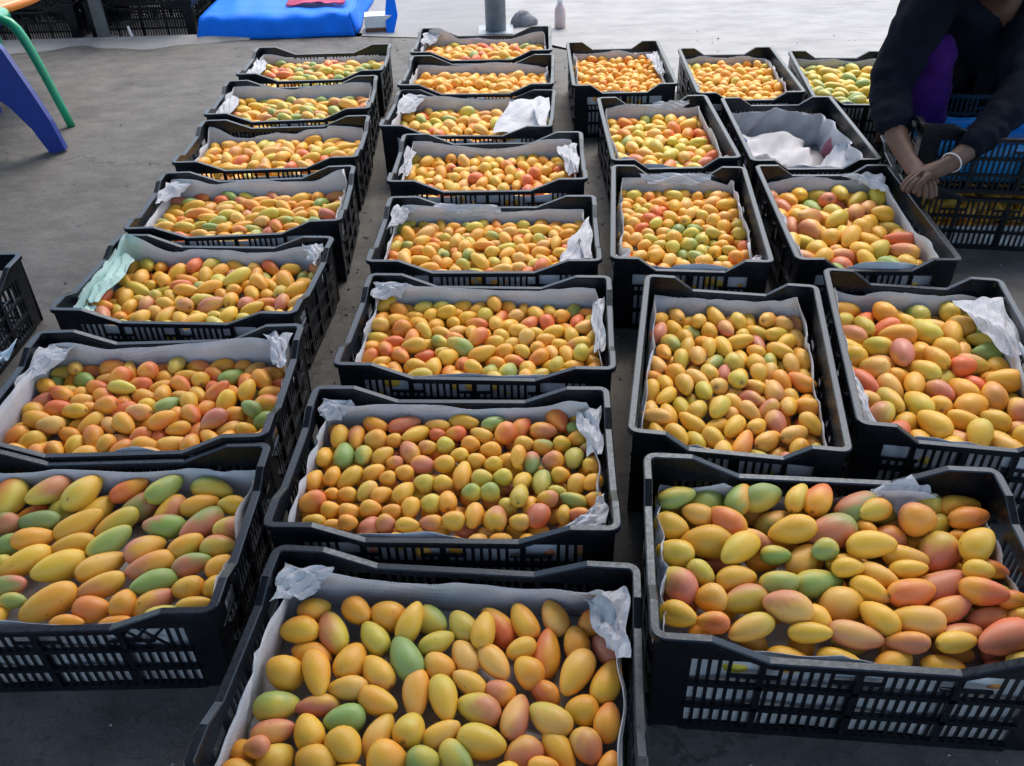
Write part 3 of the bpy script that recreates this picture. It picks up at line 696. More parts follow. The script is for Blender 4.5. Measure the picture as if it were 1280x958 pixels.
# nearest crates: each mango read off the photograph.  tile(x0,y0) at 4x: x,y,length,width,angle,colour
DIG = {
'B1': [((320, 718), '''300 175 165 120 20 YO;390 260 250 140 -70 yP;490 180 165 130 -45 O;650 190 180 150 -20 YO;590 300 180 130 -55 y;775 250 200 120 60 Y;860 205 190 140 -40 yG;1030 240 175 130 -50 y;1190 235 215 140 -50 RY;1145 285 185 120 80 Y;210 280 205 130 -10 YO;270 370 205 130 -20 O;135 470 195 165 -30 Y;310 480 225 130 -80 YO;465 400 195 150 60 OY;605 470 195 140 -50 Y;750 410 235 150 -65 G;905 330 185 110 25 y;1040 390 185 130 -60 o;910 440 160 140 -40 oO;1190 435 195 130 -50 o;455 560 205 120 0 Yo;595 630 205 130 -25 YO;795 560 215 130 85 oO;935 600 225 140 -75 Yy;1070 530 185 110 -30 oY;1215 560 155 130 -20 OP;100 640 225 150 10 yG;300 650 215 110 10 PY;435 710 205 150 15 G;85 775 215 130 15 P;255 765 185 150 -70 Y;610 770 225 130 60 Yo;770 760 185 160 70 Yy;1100 660 225 150 -20 yP;920 780 195 120 25 oY;1120 820 245 170 -15 Yy;430 860 195 160 -50 Y;100 900 205 170 40 Y;280 900 215 180 -30 Y;645 905 195 180 10 OY;835 915 175 150 0 G;1010 910 205 140 -50 yG;10 880 130 110 0 OP;-70 870 165 130 -20 YO;-90 960 165 120 0 OY'''),
       ((640, 718), '''60 220 195 120 -60 YO;215 215 175 130 -60 oO;395 235 155 140 30 RO;180 365 225 130 85 OR;315 330 175 130 -80 O;470 360 175 130 -50 P;50 365 155 120 20 oY;90 480 165 140 -50 OY;325 480 250 150 60 Yo;475 515 230 140 65 YO;145 580 165 115 -35 RO;345 640 165 150 0 YO;475 720 185 130 80 O;190 705 225 150 -30 yo;20 690 235 140 75 Po;235 860 235 130 -60 OY;375 850 185 150 -60 oP;70 880 205 170 30 oP;475 935 150 110 70 O;155 955 150 110 0 O''')],
'C4': [((640, 718), '''820 95 205 160 -45 Py;935 35 145 120 -30 y;985 160 155 140 0 Oo;815 245 185 125 -20 Y;995 285 160 110 -10 OR;1170 160 225 140 15 yP;1185 305 225 125 20 yo;1110 55 195 120 10 Y'''),
       ((640, 480), '''750 545 140 110 60 OY;800 630 185 105 15 Gy;785 740 165 130 -20 Y;795 875 185 140 -15 Yy;960 590 205 160 45 yG;1110 600 175 120 60 GO;910 700 155 110 -15 Yo;1065 730 195 140 -30 OR;970 820 265 160 0 Y;1200 810 175 105 -15 oP;1125 880 265 130 40 Yy;1245 590 190 130 20 G'''),
       ((960, 480), '''110 610 145 95 60 yY;235 620 165 130 60 OR;40 670 220 140 20 Go;415 630 215 140 30 GP;580 630 195 130 10 Gy;755 635 155 125 0 Gy;955 655 205 110 5 OY;980 745 185 110 10 O;520 700 155 110 20 Oy;280 700 205 120 25 yo;330 780 245 170 15 PG;590 780 175 140 20 PO;110 800 225 140 0 Y;130 725 120 80 0 Y;710 770 165 165 0 PO;820 730 155 115 30 y;475 860 225 130 0 Y;840 850 200 190 60 Py;455 770 110 80 -40 O;990 890 175 140 45 Y;1085 835 155 105 15 Y;170 890 175 130 50 Yo;680 905 265 115 -5 Yo;1135 925 175 105 0 OR;35 900 145 95 0 Gy;260 900 130 105 20 G;370 920 170 115 0 Y;940 800 90 80 0 O'''),
       ((960, 718), '''60 95 195 130 5 yG;255 80 255 140 15 Gy;370 30 150 95 0 Y;530 55 195 120 -25 Yo;500 130 195 110 -30 Y;350 175 235 180 10 Yo;690 145 225 140 15 OR;860 100 285 180 15 P;1030 55 140 105 0 Y;1140 20 165 90 0 OR;1165 115 215 120 -10 yG;1050 170 215 130 -15 RO;910 220 225 120 20 PO;1125 240 225 120 10 oP;1240 200 140 95 0 RO;1265 265 120 110 0 Y;90 230 235 160 -10 oP;240 240 160 140 -40 Y;530 270 205 140 -40 Y;730 280 245 150 -10 oY;945 320 255 120 15 Po;415 330 255 130 -10 P;200 330 255 105 -5 Y;670 375 245 105 -10 OP;910 385 235 105 10 Y;1180 350 265 170 20 PR;670 15 205 90 0 Y''')],
'A1': [((0, 480), '''10 510 130 120 30 OY;115 510 205 150 60 yR;130 600 185 110 20 RO;300 510 215 120 30 yP;295 600 185 150 75 G;470 500 215 130 40 Yy;670 500 185 100 20 RO;690 600 225 130 25 PG;850 510 195 110 35 yG;1060 520 215 110 -10 yG;460 610 205 120 35 Y;40 680 140 105 0 GP;195 690 205 110 0 G;385 710 245 120 25 Y;830 620 195 120 40 YP;1000 610 185 105 15 YO;1145 620 145 95 -5 Y;590 700 225 110 25 yO;820 720 195 120 5 GP;1010 700 235 130 35 PG;40 800 160 120 10 G;165 780 195 115 15 YO;355 810 215 105 15 Y;550 795 225 120 30 yG;730 810 205 120 30 PY;1140 720 150 115 30 yP;920 810 175 120 25 YO;1085 815 165 110 10 Py;130 890 245 130 25 Y;290 900 255 150 25 Y;500 895 245 130 30 Y;765 900 235 130 20 OP;950 910 195 110 15 GP;1090 910 140 105 35 O;10 905 120 100 0 y'''),
       ((0, 718), '''50 60 165 110 0 PG;55 150 120 85 0 yG;245 145 275 160 25 YO;500 60 240 115 20 Y;775 50 225 120 25 G;930 75 155 120 5 OY;455 180 175 130 0 O;625 155 150 130 60 O;780 145 215 130 30 PY;800 190 160 90 20 Gy;960 155 185 85 10 Y;1060 60 120 105 30 Y;340 240 185 90 0 O;580 245 160 90 0 O''')],
'B2': [((320, 480), '''415 265 115 90 70 OY;500 265 125 78 80 OP;597 205 125 80 -10 O;740 200 165 85 15 RP;597 275 112 100 0 oO;685 280 85 75 0 OY;795 255 155 80 30 Y;765 335 125 95 -60 YP;905 205 125 65 0 Y;1035 190 155 80 -10 Y;1185 200 125 75 25 G;905 250 80 65 0 R;995 245 105 80 0 RO;1135 250 115 75 -20 Y;1245 250 115 110 45 OR;340 360 115 85 80 Y;437 355 128 100 80 G;535 360 105 85 70 yG;635 360 115 80 30 Y;690 390 85 75 0 OP;855 315 95 75 0 Y;945 305 90 85 0 y;1070 300 95 85 0 O;1170 325 105 80 0 O;1015 355 90 80 0 Y;830 400 118 95 0 PO;937 400 108 95 0 YO;1100 380 90 80 0 Y;1185 400 95 80 0 Y;1265 370 95 90 0 Y;300 475 115 85 60 YO;380 465 100 80 60 O;460 460 145 90 35 Y;585 440 110 80 20 YO;655 470 85 75 0 YO;740 445 95 85 0 YO;835 497 98 95 0 y;935 497 100 85 0 Y;1030 455 145 90 75 YO;1127 472 108 95 0 y;1230 467 98 90 0 y;280 590 135 120 20 OR;375 545 75 65 0 O;455 548 95 80 0 YO;555 540 115 90 40 yo;630 555 115 80 30 YO;730 540 135 90 45 Y;375 630 95 90 0 O;460 635 108 90 0 O;570 635 108 90 0 O;675 635 100 80 0 O;770 620 105 95 70 Y;870 595 102 100 0 y;970 580 112 100 90 O;1070 550 98 90 0 yG;1170 555 104 100 0 yG;1250 580 98 90 0 y;290 685 115 75 0 Y;385 705 105 78 0 O;470 700 95 80 0 O;560 690 115 95 45 P;645 695 98 90 0 YP;750 705 120 75 0 Y;870 690 115 80 0 OP;985 685 118 100 0 YO;1085 660 128 95 75 YO;1197 670 125 112 80 YP'''),
       ((640, 480), '''35 220 125 90 45 RO;160 230 135 90 0 OP;225 180 125 100 -45 R;335 175 100 65 0 O;340 225 135 75 0 GP;60 300 98 85 0 Y;155 310 104 80 0 YG;250 300 88 85 0 Y;325 270 105 80 0 OY;205 385 108 105 0 OP;310 375 115 95 70 G;95 390 115 85 85 GP;405 320 105 80 0 Py;405 405 98 90 70 YO;15 380 105 75 80 YO;50 490 115 90 60 Y;150 490 135 95 80 G;250 460 95 85 0 OY;335 495 115 95 60 Yo;425 495 105 85 30 OY;35 580 135 90 80 y;90 600 105 80 80 YO;230 540 95 75 0 y;310 575 140 80 -10 Gy;175 590 105 90 0 YP;415 575 95 85 0 YO;155 640 130 115 60 RP;245 650 98 75 85 Y;330 650 115 78 -10 RO;430 645 90 60 0 O;40 685 105 85 0 Yo''')],
}
ZF = {'B1': .118, 'C4': .142, 'A1': .126, 'B2': .139}
for k_, tiles in DIG.items():
    r = np.random.default_rng(len(k_) + ord(k_[0]) * 7 + int(k_[1]))
    P, YW, LL, WW, CO = [], [], [], [], []
    for (x0, y0), txt in tiles:
        for ent in txt.split(';'):
            f_ = ent.split(); x, y, l, wd, an = map(float, f_[:5])
            px, py = x0 + x / 3.99, y0 + y / 3.99
            q = at(px, py, ZF[k_]); d = R(an)
            q2 = at(px + 10 * math.cos(d), py - 10 * math.sin(d), ZF[k_])
            ax = (q2 - q) / np.linalg.norm(q2 - q)
            s = proj(q)[0, 2] / F_PX / 3.99
            view = (q - np.array([0, 0, CAM_H])); view /= np.linalg.norm(view)
            c = ax @ view; W_ = wd * s
            L_ = math.sqrt(max((l * s) ** 2 - (W_ * c) ** 2, (W_ * .8) ** 2)) / math.sqrt(1 - c * c)
            L_ = min(max(L_, W_ * 1.05), W_ * 2.0)
            loc = w2c(k_, q)[0]
            P.append(loc); YW.append(math.atan2(ax[1], ax[0]) - CW[k_][2] + (math.pi if r.random() < .5 else 0)); LL.append(L_ * 1.05); WW.append(W_ * 1.06); CO.append(f_[5])
    hx, hy = T0 - .010, T1 - .010
    med_l, med_w = np.median(LL), np.median(WW)
    # the part of the crate beyond the picture's edge
    for _ in range(3000):
        c = np.array([r.uniform(-hx + .02, hx - .02), r.uniform(-hy + .02, hy - .02), ZF[k_]])
        pj = proj(c2w(k_, c))[0]
        if -12 < pj[0] < 1292 and pj[1] < 966: continue
        if min(np.linalg.norm(c[:2] - p[:2]) for p in P) < (med_l + med_w) * .43: continue
        P.append(c); YW.append(r.uniform(0, 6.28)); LL.append(med_l * r.uniform(.9, 1.1)); WW.append(med_w * r.uniform(.9, 1.1)); CO.append(r.choice(['Y', 'O', 'y', 'YO', 'o', 'P', 'G']))
    P = np.array(P); YW, LL, WW = map(np.array, (YW, LL, WW)); pt = r.normal(0, .12, len(P))
    P[:, 2] = ZF[k_] + r.normal(0, .004, len(P))
    P = relax(P, YW, pt, LL, WW, hx, hy + (.010 if k_ in ('C4', 'B2') else 0), ZF[k_], 14, P[:, :2].copy(), .40)
    emit(k_, P, YW, pt, LL, WW, CO, r)
    if k_ in ('C4', 'B2'):                              # the layer below, seen in the gaps
        q = med_w * 1.12; n1, n2 = int(2 * hx / (med_l * 1.02)), int(2 * hy / q)
        U = np.array([(-hx + (i + .5 + .4 * (j % 2)) * 2 * hx / (n1 + .5), -hy + (j + .5) * 2 * hy / n2, ZF[k_] - med_w * (.42 if j == 0 else .80)) for i in range(n1) for j in range(n2)])
        m_ = len(U)
        emit(k_, U + r.normal(0, .003, U.shape), r.normal(0, .5, m_), r.normal(0, .1, m_), np.full(m_, med_l * .95), np.full(m_, med_w * .95), list(r.choice(['Y', 'YO', 'o', 'O', 'y', 'P'], m_)), r)
        for mm in MG[-m_:]: mm.size = 0
# the other crates: packed by size, lie and colour mix.  L, W, density, yaw(world deg), spread, colours, heap height, centre height
PK = {
 'A2': (.054, .040, 1.12, 10, 60, 'O OR YO O Y Y OR RO R P YO O G y o YO'.split(), .012, .108),
 'A3': (.062, .041, 1.12, 120, 45, 'Y Y YO y y Y O P R yG YO Y o'.split(), .012, .106),
 'A4': (.062, .037, 1.12, 5, 40, 'Y YO O o YO P yG G R Y O y o'.split(), .012, .106),
 'A5': (.068, .042, .98, 60, 60, 'Y Y YO O OY y R YO Y o'.split(), .014, .102),
 'A6': (.066, .042, 1.05, 150, 35, 'Y y G Po o yG Y O PY yG Yo'.split(), .014, .106),
 'A7': (.066, .042, 1.05, 150, 35, 'y G yG y Yo P R yG o y'.split(), .016, .110),
 'B3': (.053, .039, 1.08, 30, 70, 'Y Y YO o O YO y yG O R Y Yy o OR Y YO'.split(), .008, .112),
 'B4': (.052, .036, 1.10, 10, 70, 'O OY o YO YO Y O y R yG o YO'.split(), .010, .112),
 'B5': (.055, .040, 1.05, 85, 35, 'Y YO Y o O Y yY R Yy Y'.split(), .010, .110),
 'B6': (.060, .042, 1.05, 120, 30, 'O o YO Y y RO Yo Y O yG'.split(), .012, .108),
 'B7': (.056, .044, 1.05, 20, 60, 'O OY o YO YO oO Y O Yo'.split(), .012, .112),
 'B8': (.062, .042, 1.0, 150, 45, 'O o YO RO yG Y oO R Y'.split(), .012, .112),
 'C3': (.058, .038, 1.15, 85, 32, 'Y Y o oY Yo yY Y OY o P yG Y oP O y'.split(), .010, .112),
 'C2': (.046, .039, 1.08, 15, 70, 'o O OY YO o oY YO R y o'.split(), .006, .114),
 'C1': (.062, .044, 1.08, 100, 40, 'Y y Yo o OR P yG Y Yy R y'.split(), .012, .112),
 'C0': (.040, .035, 1.10, 20, 70, 'O YO o Y oY O YO'.split(), .012, .116),
 'D4': (.068, .049, 1.10, 105, 40, 'Y Yo yY o OY P oP R G Y YO y yP Y'.split(), .010, .112),
 'D3': (.076, .051, 1.10, 98, 35, 'Y Yy y Yo G RP oP P Y YO y Y'.split(), .010, .110),
 'D1': (.048, .040, 1.08, 20, 60, 'O YO o y oO Y YO oY'.split(), .012, .114),
 'E1': (.068, .046, 1.05, 150, 40, 'y yG G yY y Yy G y'.split(), .012, .112),
}
for k_, (L0, W0, dens, yw, spd, cols, heap, zc) in PK.items():
    r = np.random.default_rng(ord(k_[0]) * 31 + int(k_[1]) * 5)
    hx, hy = T0 - .011, T1 - .011
    n = int(4 * hx * hy * dens / (math.pi / 4 * L0 * W0) * .99)
    LL = L0 * 1.06 * r.normal(1, .10, n); WW = np.minimum(W0 * .97 * r.normal(1, .08, n), LL * .95)
    yl = R(yw) - CW[k_][2] + np.radians(r.normal(0, spd, n)) + math.pi * (r.random(n) < .5)
    pt = r.normal(0, .22, n)
    gx = int(math.ceil(math.sqrt(n * hx / hy))); gy = int(math.ceil(n / gx))
    gp = np.array([((i % gx + .5) / gx * 2 * hx - hx, (i // gx + .5) / gy * 2 * hy - hy) for i in range(n)]) + r.normal(0, .012, (n, 2))
    zt = zc + .012 + heap * np.cos(gp[:, 0] / hx * 1.5) * np.cos(gp[:, 1] / hy * 1.5) - heap * .4
    P = np.column_stack([gp, zt + r.normal(0, .012, n)])
    P = relax(P, yl, pt, LL, WW, hx, hy, zt, 45)
    codes = [cols[i] for i in r.integers(0, len(cols), n)]
    if k_ == 'C2':
        for i in range(n):
            c_ = P[i]
            if (c_[0] + .06) ** 2 / .01 + (c_[1] + .03) ** 2 / .006 < 1 and r.random() < .65: codes[i] = r.choice(['G', 'yG', 'y'])
    emit(k_, P, yl, pt, LL, WW, codes, r)
# which of them show largest
vis = [m for m in MG if -15 < m.px[0] < 1295 and -15 < m.px[1] < 972]
ORD = ['first', 'second', 'third', 'fourth', 'fifth', 'sixth', 'seventh', 'eighth', 'ninth', 'tenth', 'eleventh', 'twelfth', 'thirteenth', 'fourteenth', 'fifteenth', 'sixteenth', 'seventeenth', 'eighteenth', 'nineteenth', 'twentieth'] + ['twenty-' + w_ for w_ in ('first', 'second', 'third', 'fourth', 'fifth', 'sixth', 'seventh', 'eighth', 'ninth')]
for k_ in CR:
    ms = [m for m in vis if m.crate == k_]
    if not ms: continue
    ys = np.array([(m.p[1] - CW[k_][1]) for m in ms]); nr = max(3, int(round((ys.max() - ys.min()) / .043)))
    e = np.linspace(ys.min() - 1e-6, ys.max() + 1e-6, nr + 1)
    rows = [[] for _ in range(nr)]
    for m, y in zip(ms, ys): m.row = int(np.searchsorted(e, y) - 1); rows[m.row].append(m)
    for rw in rows:
        for i, m in enumerate(sorted(rw, key=lambda m: m.px[0])): m.idx = i
single = set(id(m) for m in sorted(vis, key=lambda m: -m.size)[:300])
rS = np.random.default_rng(3)
SV, SF, SC = [], [], []; base = 0
bv_hi, bf_hi = MG_HI; bv_lo, bf_lo = MG_LO; bf_lo_a = bf_lo
for m in MG:
    RM = rot(m.yaw, m.pitch, m.roll)
    sc = np.array([m.L / 2, m.W / 2, m.W / 2])
    if id(m) in single:
        me = bpy.data.meshes.new('mango'); me.from_pydata((bv_hi * sc).tolist(), [], bf_hi)
        ca = me.color_attributes.new('skin', 'FLOAT_COLOR', 'POINT')
        col = np.ones((len(bv_hi), 4)); col[:, :3] = skin_col(bv_hi, m.code, RM, rS); ca.data.foreach_set('color', col.ravel())
        o = link('mango', me, M_MANGO, None, m.p, True); o.rotation_euler = (m.roll, m.pitch, m.yaw)
        w_ = WORD[m.code[0]]
        if len(m.code) > 1: w_ = WORD[m.code[1]] + '-tinged ' + w_
        tag(o, '%s mango, %s from left, %s row from front, %s' % (w_, ORD[m.idx], ORD[m.row], CR[m.crate][5]), 'mango', 'mangoes in the ' + CR[m.crate][5])
    else:
        SV.append((bv_lo * sc) @ RM.T + m.p); SC.append(skin_col(bv_lo, m.code, RM, rS)); SF += [tuple(i + base for i in q) for q in bf_lo]; base += len(bv_lo)
me = bpy.data.meshes.new('mangoes'); me.from_pydata(np.concatenate(SV).tolist(), [], SF)
ca = me.color_attributes.new('skin', 'FLOAT_COLOR', 'POINT')
col = np.ones((base, 4)); col[:, :3] = np.concatenate(SC); ca.data.foreach_set('color', col.ravel())
o = link('mangoes', me, M_MANGO, None, None, True); o['kind'] = 'stuff'
tag(o, 'smaller ripe yellow, orange and green mangoes filling the crates farther back', 'mangoes')
print('mangoes', len(MG), 'visible', len(vis))

# ------------------------------------------------------------------ other crates
# two crates stacked where the person works
FX, FY, FA = 1.465, 2.455, -10
fa = crate('L', FX, FY, 0, R(FA), 'black crate of orange mangoes under the blue-lined crate by the person', 'crates stacked by the person')
fb = crate('L', FX + .005, FY + .004, .172, R(FA + 1), 'black crate lined with blue plastic, on top where the person works', 'crates stacked by the person')
CW['F1'] = (FX, FY, R(FA), 1.0, False); CW['F2'] = (FX + .005, FY + .004, R(FA + 1), 1.0, False)
CR['F1'] = (0,) * 5 + ('lower crate by the person',)
liner('F1', .02, (.07, .10, .12, .10), (), .1, 40, M_PAPER[0], 1.0, 'white paper lining the lower crate by the person')
def sheet_liner(k_, z0, zb, hs, m, label, band=None):
    hx, hy = T0 - .010, T1 - .010; V = []; F_ = []
    r = random.Random(9); N = 80; pts = []
    for i in range(N):
        s = 4 * i / N; sd = int(s); fr = s - sd
        cor = [(-hx, -hy), (hx, -hy), (hx, hy), (-hx, hy)]; a, b2 = cor[sd], cor[(sd + 1) % 4]
        pts.append((a[0] + (b2[0] - a[0]) * fr, a[1] + (b2[1] - a[1]) * fr, sd))
    for j in range(5):
        for i, (x, y, sd) in enumerate(pts):
            ins = (.03 if j == 0 else .004 + .004 * math.sin(i * 1.3 + j))
            z = z0 + zb + (hs[sd] - zb + .006 * math.sin(i * .8)) * j / 4
            V.append((x * (1 - ins / hx), y * (1 - ins / hy), z))
    for j in range(4):
        for i in range(N): F_.append((j * N + i, j * N + (i + 1) % N, (j + 1) * N + (i + 1) % N, (j + 1) * N + i))
    F_.append(tuple(range(N))[::-1])
    W = c2w(k_, V); org = np.array([CW[k_][0], CW[k_][1], z0])
    me = bpy.data.meshes.new('plastic_liner'); me.from_pydata((W - org).tolist(), [], F_)
    o = link('plastic_liner', me, m, None, org, True)
    sm = o.modifiers.new('thickness', 'SOLIDIFY'); sm.thickness = .001
    return tag(o, label, 'plastic sheet')
bl = sheet_liner('F2', .172, .02, (.135, .15, .10, .14), M_BAG, 'blue plastic sheet lining the upper crate by the person')
wb = MB(); p0 = c2w('F2', [(-.262, .145, 0), (-.235, .145, 0), (-.235, .138, 0), (-.262, .138, 0)])
wb.add([(*p[:2], .21) for p in p0] + [(p[0] + .012, p[1], .375) for p in p0], [(0, 1, 2, 3), (4, 7, 6, 5), (0, 4, 5, 1), (1, 5, 6, 2), (2, 6, 7, 3), (3, 7, 4, 0)])
wb.build('white_edging', M_WHITE, None)
bpy.data.objects['white_edging'].parent = bl
bpy.data.objects['white_edging'].matrix_parent_inverse = Matrix.Translation(-bl.location)
# mangoes inside the lower crate, seen through its slots
r = np.random.default_rng(8); V_, F2_, C_, b0 = [], [], [], 0
for i in range(13):
    for j in range(6):
        for l in range(2):
            loc = np.array([-.25 + i * .041 + r.normal(0, .004), -.152 + j * .045, .055 + l * .042 + r.normal(0, .003)])
            p = c2w('F1', loc)[0]; RM = rot(r.uniform(0, 6), 0, 0)
            V_.append((bv_lo * np.array([.026, .020, .020])) @ RM.T + p); C_.append(skin_col(bv_lo, r.choice(['O', 'YO', 'Y', 'o']), RM, r))
            F2_ += [tuple(q + b0 for q in f_) for f_ in bf_lo]; b0 += len(bv_lo)
# joined to the far mangoes object as one mass
me_o = bpy.data.objects['mangoes'].data
nv0 = len(me_o.vertices)
allv = np.concatenate([np.concatenate(SV), np.concatenate(V_)]); allc = np.concatenate([np.concatenate(SC), np.concatenate(C_)])
me2 = bpy.data.meshes.new('mangoes'); me2.from_pydata(allv.tolist(), [], SF + [tuple(i + nv0 for i in q) for q in F2_])
ca = me2.color_attributes.new('skin', 'FLOAT_COLOR', 'POINT'); col = np.ones((len(allv), 4)); col[:, :3] = allc; ca.data.foreach_set('color', col.ravel())
me2.materials.append(M_MANGO); me2.polygons.foreach_set('use_smooth', [True] * len(me2.polygons))
bpy.data.objects['mangoes'].data = me2; bpy.data.meshes.remove(me_o)

# empty crate at the left edge
crate('L', -1.462, 1.752, 0, R(90), 'empty black crate lying at the left edge beside the left column', 'empty black crates')
crumpled('plastic_bag', [(-1.36, 1.40, .17), (-1.10, 1.44, .19), (-1.08, 1.60, .21), (-1.34, 1.60, .18)], M_PALEBAG, 'pale blue plastic bag at the left edge beside the empty crate', 'plastic bag', .02, 12, .001)

# stacks of empty crates beyond the kerb
for i, (x, yy, n, words) in enumerate([(-3.205, 5.215, 3, 'leftmost front stack'), (-2.592, 5.20, 3, 'middle front stack'), (-1.965, 5.21, 3, 'front stack beside the blue tarpaulin'),
                                        (-3.20, 5.64, 3, 'leftmost rear stack'), (-2.58, 5.63, 3, 'middle rear stack'), (-1.95, 5.65, 3, 'rear stack beside the blue tarpaulin')]):
    for lv in range(n):
        crate('L', x + .006 * (lv % 2), yy, -.02 + lv * .172, R([.5, -.6, .4, .3, -.3, .2][i] + lv * .3 - .3),
              'empty black crate, %s of the %s by the kerb' % (['bottom', 'middle', 'top'][lv], words), 'empty black crates')
# the little pale stick leaning against them
m = MB(); p = at(169, 52); m.tube([(p[0], p[1] - .01, .002), (p[0] - .03, p[1] + .03, .07)], [.008, .007], 8)
tag(m.build('stick', M_WHITE, smooth=True), 'short pale stick leaning on the stacked black crates', 'stick')

# ------------------------------------------------------------------ blue tarpaulin over a low pallet
tp = empty('tarpaulin', (-1.2, 5.3, 0), 0, 'bright blue tarpaulin spread over a low platform behind the left column', 'tarpaulin')
def tarp_pt(u, v):
    """u along the front 0..1, v from front hem (0) over the edge to the back (1)"""
    x = -1.61 + u * .80
    if v < .2:
        q = v / .2; y = 4.885 + .008 * math.sin(u * 9) + (.035 + .012 * math.sin(u * 23)) * q - .02; z = .004 + .105 * q
        x += (u - .5) * .05 * (1 - q)
    else:
        q = (v - .2) / .8; y = 4.90 + q * 1.5; z = .109 + .012 * math.sin(u * 4 + q * 3) * math.sin(q * 3) + .003 * math.sin(u * 31 + q * 12)
    return (x, y, z)
m = MB(); nu, nv = 40, 24
m.add([tarp_pt(i / nu, j / nv) for j in range(nv + 1) for i in range(nu + 1)], [(j * (nu + 1) + i, j * (nu + 1) + i + 1, (j + 1) * (nu + 1) + i + 1, (j + 1) * (nu + 1) + i) for j in range(nv) for i in range(nu)])
# right side falls away, then a fold stands up at the far right
def side_pt(u, v):
    y = 4.90 + u * 1.5
    return (-.812 + v * .03 + .008 * math.sin(u * 17), y - .01 * (1 - v), .112 - .108 * v + .004 * math.sin(u * 23 + v * 4))
m.add([side_pt(i / 24, j / 6) for j in range(7) for i in range(25)], [(j * 25 + i, j * 25 + i + 1, (j + 1) * 25 + i + 1, (j + 1) * 25 + i) for j in range(6) for i in range(24)])
o = m.build('cover', M_TARP, None, None, True); o.parent = tp; o.matrix_parent_inverse = Matrix.Translation(-tp.location)
sm = o.modifiers.new('thickness', 'SOLIDIFY'); sm.thickness = .003
m = MB()
fp = [at(x, y, Y=Y) for x, y, Y in ((483, -8, 5.0), (492, -8, 4.98), (497, 20, 4.93), (492, 44, 4.90), (484, 44, 4.90), (481, 20, 4.95))]
m.add([tuple(p) for p in fp] + [(p[0], p[1] + .012, p[2]) for p in fp], [(0, 1, 2, 5), (2, 3, 4, 5), (6, 11, 8, 7), (8, 11, 10, 9), (0, 6, 7, 1), (1, 7, 8, 2), (2, 8, 9, 3), (3, 9, 10, 4), (4, 10, 11, 5), (5, 11, 6, 0)])
o = m.build('hanging_fold', M_TARP); o.parent = tp; o.matrix_parent_inverse = Matrix.Translation(-tp.location)
m = MB(); m.box(-1.55, -.86, 4.94, 6.3, .001, .10); o = m.build('platform', M_BROWN); o.parent = tp; o.matrix_parent_inverse = Matrix.Translation(-tp.location)
# white box beside it
bx = empty('foam_box', (-.665, 4.985, 0), R(4), 'small white foam box with brown base beside the blue tarpaulin', 'box')
m = MB(); m.box(-.075, .075, -.05, .05, .025, .085); m.build('box_body', M_WHITE, bx)
m = MB(); m.box(-.073, .073, -.048, .048, .001, .0245); m.build('box_base', M_BROWN, bx)
p = at(395, 2, .13)
crumpled('cloth', [(p[0] - .16, p[1] - .04, .128), (p[0] + .16, p[1] - .04, .128), (p[0] + .15, p[1] + .15, .14), (p[0] - .15, p[1] + .15, .14)], M_PINK, 'folded pink cloth lying on the blue tarpaulin', 'cloth', .006, 5, .004)

# ------------------------------------------------------------------ plastic stools at the upper left
def leg_strip(parent, pts, wid, th, m, name='leg'):
    """a moulded plastic leg: channel swept along pts with widths"""
    mb = MB(); n = len(pts); P = [Vector(p) for p in pts]
    for i, p in enumerate(P):
        d = (P[min(i + 1, n - 1)] - P[max(i - 1, 0)]).normalized()
        sd = Vector((0, -1, 0)).cross(d).normalized(); fw = d.cross(sd).normalized()
        w2, t2 = wid[i] / 2, th
        for a, b2 in ((-1, -.6), (-.8, -1), (.8, -1), (1, -.6), (1, 1), (-1, 1)):
            mb.v.append(tuple(p + sd * a * w2 + fw * b2 * t2))
    for i in range(n - 1):
        for j in range(6): mb.f.append((i * 6 + j, i * 6 + (j + 1) % 6, (i + 1) * 6 + (j + 1) % 6, (i + 1) * 6 + j))
    mb.f.append(tuple(range(6))); mb.f.append(tuple((n - 1) * 6 + j for j in range(6))[::-1])
    return mb.build(name, m, parent, None, False)
def ring_seat(parent, r0, r1, z, m, name='seat', n=36):
    mb = MB(); prof = [(r0, z - .025), (r0, z - .004), (r0 + .006, z), (r1 - .012, z + .002), (r1, z - .006), (r1 + .004, z - .03), (r1 - .004, z - .03), (r1 - .012, z - .012), (r0 + .012, z - .012)]
    k = len(prof)
    for i in range(n):
        a = 2 * math.pi * i / n
        for rr_, zz in prof: mb.v.append((rr_ * math.cos(a), rr_ * math.sin(a), zz))
    for i in range(n):
        for j in range(k): mb.f.append((i * k + j, ((i + 1) % n) * k + j, ((i + 1) % n) * k + (j + 1) % k, i * k + (j + 1) % k))
    return mb.build(name, m, parent, None, True)
gx, gy = at(90, 158)[:2]
gz = .44
gcx, gcy = gx - .30, gy + .05
gs = empty('plastic_stool', (gcx, gcy, 0), 0, 'green plastic stool with slender legs at the left edge', 'stool', 'plastic stools')
ring_seat(gs, .035, .155, gz, M_GREEN)
for a in (-10, 100, 190, 280):
    c, s = math.cos(R(a)), math.sin(R(a))
    ctl = [(.125, gz - .012), (.155, gz - .018), (.185, gz - .032), (.205, gz - .055), (.222, gz - .09), (.240, gz - .15), (.262, .20), (.285, .09), (.304, .002)]
    m = MB(); m.tube([(q * c, q * s, z_) for q, z_ in ctl], [.013, .018, .020, .0195, .0185, .0175, .0165, .016, .016], 12)
    m.build('leg', M_GREEN, gs, None, True)
bx_, by_ = at(75, 189)[:2]
bs = empty('plastic_chair', (bx_ - .48, by_, 0), 0, 'dark blue plastic chair with broad tapering legs at the left edge', 'chair', 'plastic chairs')
